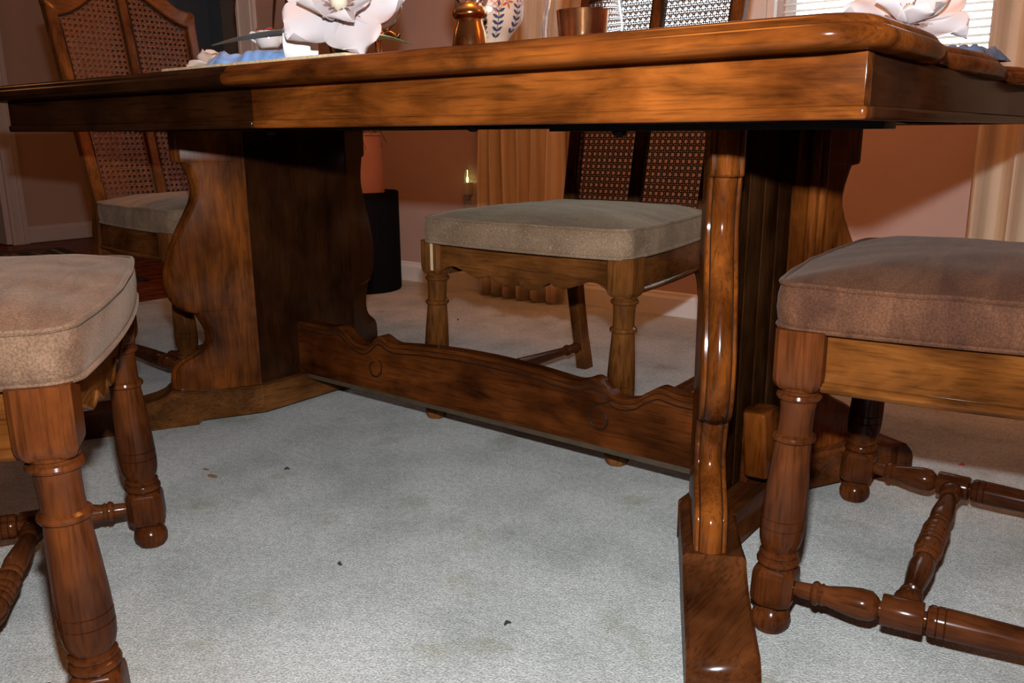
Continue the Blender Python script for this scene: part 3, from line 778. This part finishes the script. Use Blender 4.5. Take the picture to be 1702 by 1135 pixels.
# ------------------------------------------------------------------ things in the room behind
cx, cy, r = -2.69, 2.455, .155
blk = simple('black_fabric_drum', (.004, .004, .0045), .9, .3, 60, .3)
blk.node_tree.nodes['Principled BSDF'].inputs['Specular IOR Level'].default_value = .08
t = thing('black_drum', 'black cylindrical drum stand on the carpet, against the back wall', 'drum stand', (cx, cy, 0))
obj('body', MB().lathe([(r - .004, 0), (r, .006), (r, .404), (r - .003, .410), (r - .010, .410), (r - .011, .400), (r - .011, .385), (0, .385)], n=48, cap=True), blk, t)
obj('rivet', MB().lathe([(.006, 0), (.006, .002), (.002, .004)], (r * .6, -r * .80, .392), (.6, -.8, 0), 10), simple('dull_rivet', (.25, .2, .18), .4, metallic=.8), t)
pk = simple('pink_ceramic', (.50, .25, .23), .45, .06)
t = thing('pink_floor_vase', 'tall tapering dusky pink vase standing in the black drum', 'vase', (cx - .005, cy, .386))
obj('body', MB().lathe([(.098, 0), (.102, .006), (.1025, .03), (.0955, .24), (.093, .252), (.090, .252), (.092, .236), (.096, .03), (0, .012)], n=48), pk, t)
obj('rim', MB().lathe([(.0945, .246), (.0975, .249), (.0975, .254), (.0945, .257), (.090, .257), (.090, .247)], n=48), pk, t)
# dried plant: its long brown leaves arch over and hang down
lf = simple('dried_leaf', (.055, .022, .012), .5, .4, 15)
t = thing('dried_leaf_plant', 'dried plant with long dark brown leaves drooping behind the white magnolia', 'plant', (cx - .005, cy, .405))
rnd = random.Random(4)
def leaf_strip(pts, wds, curl=.25, th=.0015):
    P = sm(pts, 6); n = len(P); m = MB(); rs = []
    for i, p in enumerate(P):
        tt = (P[min(i + 1, n - 1)] - P[max(i - 1, 0)]).normalized(); s_ = tt.cross(Vector((.3, .9, .1))).normalized(); nn = s_.cross(tt)
        q = i / (n - 1) * (len(wds) - 1); k = min(int(q), len(wds) - 2); wd = wds[k] * (1 - q + k) + wds[k + 1] * (q - k)
        rs.append([p - s_ * wd + nn * wd * curl, p + nn * 0, p + s_ * wd + nn * wd * curl, p + s_ * wd + nn * (wd * curl + th), p + nn * th, p - s_ * wd + nn * (wd * curl + th)])
    return m.rings(rs)
tips = [((-.59, -.13, .722), .34), ((-.33, -.13, .655), .25), ((-.265, -.12, .650), .18), ((.30, .05, .80), .22), ((.1, -.25, .9), .1), ((-.18, .1, 1.0), .1)]
for k, (tp, spread_) in enumerate(tips):
    tx, ty, tz = tp
    pts = [(0, 0, .0), (tx * .12, ty * .1, .40), (tx * .35, ty * .35, .86), (tx * .68, ty * .7, 1.05), (tx * .90, ty * .9, tz + .22), (tx * .98, ty, tz + .06), (tx + (.010 if k == 0 else 0), ty, tz)]
    obj('leaf', leaf_strip(pts, [.004, .006, .018, .026, .020, .013, .002] if k else [.004, .006, .016, .022, .014, .009, .0015]), lf, t)
tw = MB()
for k in range(14):
    a = rnd.uniform(0, 6.28); p0 = Vector((.05 * cos(a), .05 * sin(a), -.005)); p1 = Vector((.088 * cos(a), .088 * sin(a), .215)); p2 = Vector((.118 * cos(a + .3), .118 * sin(a + .3), .20 + rnd.uniform(-.03, .05)))
    tw.tube(sm([p0, p1 * .9 + Vector((0, 0, .03)), p1 + Vector((0, 0, .05)), p2], 4), .0012, 5)
o = obj('twigs', tw, lf, t); o['kind'] = 'stuff'

# wall socket and night light
sk = simple('ivory_plastic', (.52, .42, .33), .45, .03)
t = thing('wall_socket', 'ivory double wall socket beside the left curtain', 'socket', (-2.308, WY, .393))
obj('cover_plate', MB().box(-.036, .036, -.006, 0, -.058, .058), sk, t, bevel=.003)
for zc in (-.024, .024):
    f = obj('receptacle', MB().lathe([(.017, 0), (.017, .0025), (.015, .003)], (0, -.006, zc), (0, -1, 0), 20), sk, t)
    sl = MB().box(-.0075, -.0055, -.0098, -.009, zc - .002, zc + .007).box(.0055, .0075, -.0098, -.009, zc - .002, zc + .006)
    sl.lathe([(.0024, 0), (.0024, .0008)], (0, -.009, zc - .009), (0, -1, 0), 10)
    obj('slots', sl, W['line'], f, smooth=False)
t = thing('night_light', 'small lit night light plugged into the wall socket', 'night light', (-2.308, WY - .0102, .417))
obj('base', MB().box(-.015, .015, -.030, 0, -.022, .028), simple('nightlight_base', (.45, .38, .30), .4), t, bevel=.004)
gl2, nt_, g2 = new_mat('clear_plastic'); setp(g2, Roughness=.05, Base_Color=(.95, .97, .85, 1)); g2.inputs['Transmission Weight'].default_value = .95; g2.inputs['IOR'].default_value = 1.35
obj('shade', MB().lathe([(.012, 0), (.013, .004), (.013, .04), (.010, .052), (.009, .052), (.0115, .04), (.0115, .004)], (0, -.018, .028), n=20, cap=False), gl2, t)
em, nt_, eb = new_mat('night_light_bulb'); setp(eb, Base_Color=(1, .9, .4, 1)); eb.inputs['Emission Color'].default_value = (.95, .9, .35, 1); eb.inputs['Emission Strength'].default_value = 9
obj('bulb', MB().lathe([(.001, 0), (.0035, .002), (.0045, .010), (.003, .018), (.001, .022), (.0007, .045), (.0002, .048)], (0, -.018, .030), n=12), em, t)

# rug on the hall floor
def rug():
    m, nt, b = new_mat('patterned_rug'); N, L = nt.nodes, nt.links
    tc = N.new('ShaderNodeTexCoord'); v = N.new('ShaderNodeTexVoronoi'); v.inputs['Scale'].default_value = 9; L.new(tc.outputs['Object'], v.inputs['Vector'])
    r = N.new('ShaderNodeValToRGB'); e = r.color_ramp.elements; r.color_ramp.interpolation = 'CONSTANT'
    e[0].position = 0; e[0].color = (.02, .02, .022, 1); e[1].position = .42; e[1].color = (.20, .13, .08, 1); e.new(.62).color = (.025, .022, .022, 1)
    L.new(v.outputs['Distance'], r.inputs[0]); L.new(r.outputs[0], b.inputs['Base Color']); setp(b, Roughness=.95); return m
ra = Vector((-5.17, 2.342)); rb_ = Vector((-3.66, 2.03)); ud = (rb_ - ra).normalized(); vd = Vector((ud.y, -ud.x)); ang = math.atan2(ud.y, ud.x)
t = thing('patterned_rug', 'dark patterned rug with black border on the hall wood floor', 'rug', (ra.x, ra.y, -.005), ang)
L1 = (rb_ - ra).length
blackb = simple('rug_border', (.012, .012, .013), .95); beige = simple('rug_beige_line', (.24, .17, .11), .95)
obj('field', MB().box(.11, L1 - .11, -.95, -.11, 0, .008), rug(), t, smooth=False)
def frame(a, b_, c_, d_, w_): return MB().box(a, b_, c_, c_ + w_, 0, .0085).box(a, b_, d_ - w_, d_, 0, .0085).box(a, a + w_, c_ + w_, d_ - w_, 0, .0085).box(b_ - w_, b_, c_ + w_, d_ - w_, 0, .0085)
obj('border', frame(0, L1, -1.06, 0, .055), blackb, t, smooth=False)
obj('border_stripe', frame(.055, L1 - .055, -1.005, -.055, .020), beige, t, smooth=False)
obj('inner_border', frame(.075, L1 - .075, -.985, -.075, .035), blackb, t, smooth=False)

# things glimpsed through the left doorway
t = thing('white_side_table', 'small white table seen through the left doorway', 'table', (-6.55, 2.1, -.019))
wp = simple('white_lacquer', (.48, .46, .45), .4, .03)
obj('table_top', MB().lathe([(.0, .50), (.20, .50), (.21, .505), (.21, .52), (.20, .525), (0, .525)], n=40), wp, t)
for k in range(4):
    a = pi / 4 + k * pi / 2; obj('leg', MB().tube([(.16 * cos(a), .16 * sin(a), .505), (.20 * cos(a), .20 * sin(a), 0)], [.016, .011], 10), wp, t)
t = thing('tilted_frame', 'white frame with dark panel leaning on the floor beyond the left doorway', 'frame', (-5.93, 2.17, -.019), R(50))
F_ = MB()
for q in ((-.13, .13, .0, .03), (-.13, .13, .27, .30), (-.13, -.10, .03, .27), (.10, .13, .03, .27)): F_.box(q[0], q[1], -.01, .01, q[2], q[3])
M_ = Matrix.Rotation(R(-18), 4, 'X')
obj('frame_rail', F_.xform(M_), wp, t, bevel=.002); obj('panel', MB().box(-.10, .10, -.004, .004, .03, .27).xform(M_), W['metal'], t, smooth=False)

# ------------------------------------------------------------------ things on the table
TZ = .7357
petal_m = simple('magnolia_petal', (.50, .455, .46), .55, .05, 12, .15)
petal_m.node_tree.nodes['Principled BSDF'].inputs['Subsurface Weight'].default_value = .1
petal_m.node_tree.nodes['Principled BSDF'].inputs['Subsurface Radius'].default_value = (.01, .006, .005)
petal_g = simple('shaded_magnolia_petal', (.62, .56, .56), .5, .06, 12)
petal_p = simple('peach_petal', (.46, .34, .28), .5, .08, 20)
green = simple('leaf_green', (.035, .085, .035), .35, .3, 30); olive = simple('leaf_olive', (.075, .065, .035), .45, .3, 30)
blue = simple('blue_napkin_cloth', (.17, .33, .66), .85, .15, 60, .2); bluedk = simple('slate_blue_napkin_cloth', (.10, .15, .24), .85, .12, 60, .2)
stam = simple('stamen_purple_brown', (.26, .13, .10), .7, .3, 200); cone_m = simple('pistil_cream', (.62, .55, .42), .6)
def petal(L, wd, cup_, tilt, az, seed, ruff=.08, base=.0):
    rnd = random.Random(seed); nu, nv = 14, 12; top_, bot_ = [], []
    V = []
    for i in range(nu + 1):
        u = i / nu
        half = wd * (.22 + .78 * sin(pi / 2 * min(1, u / .62)) ** 1.2) * (max(0, 1 - max(0, (u - .62) / .385) ** 2.2)) ** .5 + .001
        row = []
        for j in range(nv + 1):
            v = j / nv * 2 - 1
            x_ = base + u * L * (1 - .10 * v * v)
            y = v * half
            z = cup_ * L * (u ** 1.6) * .5 + .35 * cup_ * wd * v * v
            z += ruff * L * u ** 2 * sin(v * 4.2 + seed * 1.7 + 1.4 * u) * .35 - .28 * L * max(0, u - .72) ** 1.3 * (1 + .5 * sin(seed + 3 * v))
            row.append(Vector((x_, y, z)))
        V.append(row)
    M = Matrix.Rotation(az, 4, 'Z') @ Matrix.Rotation(-tilt, 4, 'Y')
    vs = [M @ p for r_ in V for p in r_]; th = .0016
    n = len(vs); vs2 = [p - (M.to_3x3() @ Vector((0, 0, th))) for p in vs]
    fs = []; w_ = nv + 1
    for i in range(nu):
        for j in range(nv):
            a, b_, c_, d_ = i * w_ + j, i * w_ + j + 1, (i + 1) * w_ + j + 1, (i + 1) * w_ + j
            fs += [(a, b_, c_, d_), (n + d_, n + c_, n + b_, n + a)]
    per = [j for j in range(w_)] + [i * w_ + nv for i in range(1, nu + 1)] + [nu * w_ + j for j in range(nv - 1, -1, -1)] + [i * w_ for i in range(nu - 1, 0, -1)]
    for a, b_ in zip(per, per[1:] + per[:1]): fs.append((a, n + a, n + b_, b_))
    return MB().add(vs + vs2, fs)
def leafm(L, wd, az, tilt, bend):
    V = []; nu, nv = 12, 6; th = .001
    for i in range(nu + 1):
        u = i / nu; hf = wd * sin(pi * (u ** .85)) + .0008
        V.append([Vector((u * L, (j / nv * 2 - 1) * hf, bend * L * (u - u * u) * (2 if L < .15 else .5) + .25 * abs(j / nv * 2 - 1) * hf)) for j in range(nv + 1)])
    M = Matrix.Rotation(az, 4, 'Z') @ Matrix.Rotation(-tilt, 4, 'Y')
    vs = [M @ p for r_ in V for p in r_]; n = len(vs); vs2 = [p - Vector((0, 0, th)) for p in vs]; fs = []; w_ = nv + 1
    for i in range(nu):
        for j in range(nv):
            a, b_, c_, d_ = i * w_ + j, i * w_ + j + 1, (i + 1) * w_ + j + 1, (i + 1) * w_ + j
            fs += [(a, b_, c_, d_), (n + d_, n + c_, n + b_, n + a)]
    per = [j for j in range(w_)] + [i * w_ + nv for i in range(1, nu + 1)] + [nu * w_ + j for j in range(nv - 1, -1, -1)] + [i * w_ for i in range(nu - 1, 0, -1)]
    for a, b_ in zip(per, per[1:] + per[:1]): fs.append((a, n + a, n + b_, b_))
    return MB().add(vs + vs2, fs)
def bloom(label, loc, face, size, pm_, seed, npet=9, leaves=(), cat='flower', group=None, base_h=.03):
    """a magnolia head tipped towards 'face' on a short stub; 'face' = direction the flower looks"""
    t = thing('magnolia_bloom', label, cat, loc, 0, group)
    q = Vector(face).to_track_quat('Z', 'Y').to_matrix().to_4x4(); T_ = Matrix.Translation((0, 0, base_h)) @ q
    for k in range(npet):
        ringi = 0 if k < npet // 2 + 1 else 1
        nn = npet // 2 + 1 if ringi == 0 else npet - npet // 2 - 1
        az = 2 * pi * (k % (npet // 2 + 1) if ringi == 0 else k - npet // 2 - 1) / nn + (.3 if ringi == 0 else 1.0) + seed
        L = size * (1 if ringi == 0 else .80); m = petal(L, size * (.44 if ringi == 0 else .38), .35 + .25 * ringi, R(6 + 26 * ringi), az, seed * 3 + k, .22, size * .05)
        obj('petal', m.xform(T_), pm_, t, angle=70)
    obj('pistil', MB().lathe([(.10 * size, 0), (.13 * size, .06 * size), (.14 * size, .16 * size), (.10 * size, .28 * size), (.03 * size, .34 * size)], n=16).xform(T_), cone_m, t)
    sm_ = MB(); rnd = random.Random(seed + 5)
    for k in range(130):
        a = rnd.uniform(0, 6.28); e_ = rnd.uniform(.15, .9); d_ = Vector((cos(a) * cos(e_), sin(a) * cos(e_), sin(e_)))
        sm_.tube([d_ * size * .08, d_ * size * rnd.uniform(.26, .42)], [.0013, .0008], 4)
    o_ = obj('stamens', sm_.xform(T_), stam, t); o_['kind'] = 'stuff'
    obj('stub', MB().tube([(0, 0, 0), (0, 0, base_h)], [.012, .009], 10), green, t)
    for (az, tl_, L, wd, h, mm) in leaves:
        obj('leaf', leafm(L, wd, az, tl_, .18).xform(Matrix.Translation((0, 0, h))), mm, t, angle=70)
    return t
view = Vector((.75, -.66, .35))
Rv = Vector((sin(TH), cos(TH), 0))    # direction to the right in the photograph
bloom('large open white magnolia lying on the blue napkin at the table edge', (-.998, .888, TZ + .0042), (.60, -.62, .40), .092, petal_m, 1.0, 9,
      ((math.atan2(Rv.y, Rv.x) - .10, R(2), .105, .022, .022, green), (math.atan2(-Rv.y, -Rv.x) - .12, R(-4), .20, .020, .044, olive)), base_h=.079)
bloom('small half-open peach magnolia at the left end of the blue napkin', (-1.312, .885, TZ), (-.2, -.1, 1), .046, petal_p, 2.2, 6, base_h=.012)
bloom('greyish white magnolia in shade near the right end of the table', (-.325, 1.30, TZ), (.30, -.55, .8), .082, petal_g, 4.0, 9, base_h=.045)

def napkin(name, label, loc, rz, L, wd, h, mat_, seed):
    nx, ny = 44, 22; V = []; th = .003
    for i in range(nx + 1):
        for j in range(ny + 1):
            u, v = i / nx * 2 - 1, j / ny * 2 - 1
            e_ = max(0, (1 - u ** 6)) ** .5 * max(0, (1 - v ** 4)) ** .5
            nz = noise.noise(Vector((u * 2.2 + seed, v * 3.5, seed)))
            rd = abs(sin(v * 5 + 1.4 * u + seed)) * .35 + abs(noise.noise(Vector((u * 4, v * 2 + seed, 3)))) * .7
            z = h * e_ * (.45 + .4 * nz + .45 * rd) + .002
            V.append((u * L / 2 * (1 + .03 * noise.noise(Vector((v * 3, seed, 0)))), v * wd / 2 * (1 + .12 * noise.noise(Vector((u * 3, seed, 1)))), max(.0012, z)))
    n = len(V); V2 = [(x_, y, 0) for x_, y, z in V]; fs = []; w_ = ny + 1
    for i in range(nx):
        for j in range(ny):
            a, b_, c_, d_ = i * w_ + j, (i + 1) * w_ + j, (i + 1) * w_ + j + 1, i * w_ + j + 1
            fs += [(a, b_, c_, d_), (n + d_, n + c_, n + b_, n + a)]
    per = [j for j in range(w_)] + [i * w_ + ny for i in range(1, nx + 1)] + [nx * w_ + j for j in range(ny - 1, -1, -1)] + [i * w_ for i in range(nx - 1, 0, -1)]
    for a, b_ in zip(per, per[1:] + per[:1]): fs.append((b_, n + b_, n + a, a))
    o_ = obj(name, MB().add(V + V2, fs), mat_, angle=70); o_.location = loc; o_.rotation_euler = (0, 0, rz)
    return tag(o_, label, 'napkin', 'cloth napkins at the place settings')
napkin('blue_napkin', 'crumpled light blue cloth napkin under the large white magnolia', (-1.172, .882, TZ + .0042), R(2), .205, .10, .036, blue, 2.0)
napkin('blue_napkin', 'slate blue cloth napkin beside the greyish magnolia at the right table end', (-.262, 1.405, TZ), R(84), .15, .07, .022, bluedk, 5.0)
# white holder and woven mat under the near setting
pm2 = simple('straw_placemat', (.45, .31, .17), .85, .25, 120, .4)
o = obj('placemat', MB().box(-.21, .21, -.125, .125, 0, .004), pm2, bevel=.0015); o.location = (-1.06, .885, TZ); tag(o, 'straw-coloured woven placemat under the blue napkin near the table edge', 'placemat')
o = obj('napkin_ring', MB().lathe([(.028, -.02), (.031, -.016), (.031, .016), (.028, .02), (.026, .016), (.026, -.016), (.028, -.02)], (0, 0, .0), (.79, .61, 0), 32, cap=False), simple('white_porcelain', (.72, .71, .70), .25, .02))
o.location = (-1.066, .868, TZ + .0352); tag(o, 'white porcelain napkin ring below the large magnolia', 'napkin ring')
# porcelain creamer with red rim
pw = simple('glazed_white_porcelain', (.62, .58, .56), .15, .03); redm = simple('red_enamel', (.35, .03, .03), .3)
t = thing('porcelain_creamer', 'tiny white porcelain creamer with a red rim left of the large magnolia', 'creamer', (-1.315, 1.0, TZ), math.atan2(Rv.y, Rv.x))
obj('pedestal_foot', MB().lathe([(.020, 0), (.022, .003), (.012, .010), (.010, .045), (.016, .052)], n=24), pw, t)
obj('bowl', MB().lathe([(.008, .050), (.016, .054), (.022, .063), (.023, .074), (.020, .082), (.0185, .082), (.021, .073), (.015, .060), (0, .056)], n=32), pw, t)
obj('rim', MB().tube([(.0195 * cos(a * pi / 16), .0195 * sin(a * pi / 16), .0825 + .003 * sin(a * pi / 4)) for a in range(32)], .0011, 6, closed=True), redm, t)
obj('spout', MB().tube([(.018, 0, .066), (.028, 0, .074), (.032, 0, .086)], [.007, .0045, .003], 12), pw, t)
obj('handle', MB().tube(sm([(-.020, 0, .078), (-.030, 0, .080), (-.032, 0, .071), (-.021, 0, .063)], 6), .0022, 8), pw, t)
# clear glass / brass objects
gls, nt_, g3 = new_mat('clear_glass'); setp(g3, Roughness=.0, Base_Color=(1, 1, 1, 1)); g3.inputs['Transmission Weight'].default_value = 1; g3.inputs['IOR'].default_value = 1.45
brass = simple('polished_brass', (.62, .34, .13), .16, .12, 30, metallic=1.0); copper = simple('copper_votive', (.55, .26, .11), .2, .15, 30, metallic=1.0)
t = thing('glass_globe_lamp', 'clear glass globe on small brass scroll feet behind the magnolia', 'candle holder', (-1.215, 1.17, TZ))
obj('globe', MB().lathe([(.008, .086), (.020, .090), (.034, .102), (.046, .124), (.051, .150), (.048, .176), (.038, .200), (.037, .200), (.0465, .176), (.0495, .150), (.0445, .125), (.033, .104), (.019, .092), (.006, .089)], n=48, cap=False), gls, t)
obj('stem', MB().lathe([(.030, 0), (.032, .004), (.012, .010), (.006, .030), (.006, .070), (.012, .082), (.010, .088)], n=24), brass, t)
obj('wick_rod', MB().lathe([(.002, .089), (.002, .2)], n=8), brass, t)
for k in range(3):
    a = math.atan2(Rv.y, Rv.x) - .15 + k * 2 * pi / 3; c_, s_ = cos(a), sin(a)
    obj('scroll_foot', MB().tube([(c_ * q[0], s_ * q[0], q[1]) for q in [(p.x, p.y) for p in sm([(.008, .078), (.020, .086), (.030, .082), (.036, .078), (.041, .084)], 5)]], .0042, 10), brass, t)
t = thing('brass_candlestick', 'polished brass candlestick base with ringed neck behind the table edge', 'candlestick', (-1.016, 1.20, TZ))
obj('base', MB().lathe([(.044, 0), (.046, .004), (.042, .010), (.034, .030), (.0315, .055), (.0285, .075), (.0240, .088), (.0225, .095), (.0225, .100)], n=48), brass, t)
obj('neck_ring', MB().lathe([(.0225, .096), (.027, .098), (.0305, .103), (.0305, .108), (.027, .115), (.022, .118), (.020, .122)], n=48), brass, t)
obj('glass_font', MB().lathe([(.018, .121), (.030, .134), (.040, .160), (.038, .185), (.025, .205), (.024, .205), (.036, .184), (.038, .160), (.028, .138), (.016, .124)], n=40, cap=False), gls, t)
t = thing('hurricane_candle_holder', 'clear bulbous glass hurricane shade in front of the far chair', 'candle holder', (-.796, 1.22, TZ))
obj('shade', MB().lathe([(.040, .001), (.054, .004), (.061, .020), (.0655, .050), (.0660, .070), (.0625, .095), (.057, .125), (.052, .22), (.0505, .22), (.0555, .125), (.061, .095), (.0645, .070), (.064, .050), (.0595, .021), (.053, .006), (.0, .003)], n=56, cap=False), gls, t)
t2 = thing('copper_votive_cup', 'polished copper votive cup inside the glass hurricane shade', 'votive cup', (-.796, 1.22, TZ + .0045))
obj('cup', MB().lathe([(.022, 0), (.030, .003), (.038, .04), (.0425, .087), (.0430, .089), (.0410, .089), (.036, .040), (.028, .008), (0, .006)], n=40), copper, t2)
obj('candle', MB().lathe([(.028, .008), (.0355, .04), (.039, .070), (.0, .072)], n=32), simple('cream_wax', (.6, .5, .36), .5), t2)
# painted porcelain jar
jar_m = simple('cream_glazed_porcelain', (.66, .46, .34), .22, .05, 8)
t = thing('painted_porcelain_jar', 'cream porcelain ginger jar painted with navy sprigs and red flowers', 'jar', (-1.135, 1.40, TZ))
JP = [(.036, 0), (.038, .005), (.034, .018), (.032, .045), (.034, .072), (.043, .090), (.057, .106), (.0655, .124), (.068, .142), (.067, .165), (.060, .192), (.048, .212), (.030, .226), (.030, .240), (.0, .245)]
JS = [(p.x, p.y) for p in sm(JP, 5)]
obj('body', MB().lathe(JS, n=56), jar_m, t)
def jr(z):
    for (ra_, za), (rb2, zb) in zip(JS, JS[1:]):
        if za <= z <= zb and zb > za: return ra_ + (rb2 - ra_) * (z - za) / (zb - za)
    return .05
front = math.atan2(-1.40, 1.135)
def brush(cth, cz, L, wd, ang, mat_, name):
    """a painted brush stroke lying on the jar's surface"""
    vs = []; n = 8
    for i in range(n + 1):
        u = i / n; hf = wd * sin(pi * u) ** .8 + .0002
        for v in (-1, 1):
            a = (u - .5) * L * cos(ang) - v * hf * sin(ang); b_ = (u - .5) * L * sin(ang) + v * hf * cos(ang)
            z = cz + b_; r_ = jr(z) + .0004; th = front + cth + a / .066; vs.append((r_ * cos(th), r_ * sin(th), z))
    fs = [(2 * i, 2 * i + 1, 2 * i + 3, 2 * i + 2) for i in range(n)]
    m = MB().add(vs, fs); o_ = obj(name, m, mat_, t, smooth=False); return o_
navy = simple('navy_enamel', (.035, .05, .10), .3); rust = simple('rust_red_enamel', (.42, .10, .05), .3); peach = simple('peach_enamel', (.62, .27, .12), .35, .2, 40); goldm = simple('olive_enamel', (.25, .17, .05), .35)
for (c0, z0, s_) in ((.28, .100, 1), (-.25, .085, .8), (.95, .11, 1), (-.9, .1, 1)):
    brush(c0, z0 + .010, .062 * s_, .0007, pi / 2, navy, 'painted_stem')
    for k in range(5):
        zz = z0 - .014 + .011 * k * s_
        brush(c0 - .09, zz + .004, .014, .0026, R(150), navy, 'painted_leaf'); brush(c0 + .09, zz + .004, .014, .0026, R(32), navy, 'painted_leaf')
    brush(c0, z0 + .047 * s_, .014, .0026, pi / 2, navy, 'painted_leaf')
for c0, z0 in ((.55, .150), (.05, .165), (-.4, .15), (1.2, .16)):
    for k in range(5): brush(c0 + .10 * cos(k * 1.257), z0 + .008 * sin(k * 1.257), .013, .0022, k * 1.257, rust, 'painted_petal')
for c0, z0 in ((-.12, .125), (.10, .145)): brush(c0, z0, .05, .018, .4, peach, 'painted_patch')
for k in range(4): brush(.16, .135 + .01 * k, .035, .0006, R(40), rust, 'painted_line'); brush(.16, .135 + .01 * k, .035, .0006, R(-40), rust, 'painted_line')

rs_ = simple('rusty_stain', (.22, .12, .05), .95)
fl = bpy.data.objects['floor']
for (x_, y, r_) in ((-1.40, .860, .011), (-1.44, .872, .007)):
    so = obj('carpet_stain', MB().lathe([(r_ * .2, 0), (r_, .0004), (r_ * .6, .0011), (0.0001, .0012)], n=9), rs_, fl); so.location = (x_, y, 0); so.scale = (1.3, .6, 1)
# crumbs and scraps on the carpet
o = obj('confetti_scrap', MB().add([(-.006, 0, .001), (.006, -.004, .001), (.006, .005, .003), (-.006, 0, .0016), (.006, -.004, .0016), (.006, .005, .0036)], [(0, 1, 2), (5, 4, 3), (0, 3, 4, 1), (1, 4, 5, 2), (2, 5, 3, 0)]), simple('red_paper', (.55, .01, .01), .6), smooth=False)
o.location = (-.262, 1.777, 0); o.rotation_euler = (0, 0, .7); tag(o, 'tiny red paper scrap on the carpet behind the right chair', 'scrap')
dk = simple('dark_crumb', (.015, .012, .010), .8)
for (x_, y, lab) in ((-1.947, 2.207, 'dark crumb on the carpet left of the far chair, near the curtain'), (-1.31, .967, 'dark crumb on the carpet near the left pedestal foot'), (-.935, .775, 'tiny dark lint speck on the open carpet in the foreground'), (-.63, .80, 'short reddish thread on the carpet in the foreground')):
    m = MB(); rr = random.Random(int(x_ * 100)); m.tube([(-.005, 0, .002), (0, .002, .0035), (.005, -.001, .002)], [.0015, .0026, .001], 7)
    o = obj('carpet_crumb', m, dk); o.location = (x_, y, 0); o.rotation_euler = (0, 0, rr.uniform(0, 3)); tag(o, lab, 'crumb')
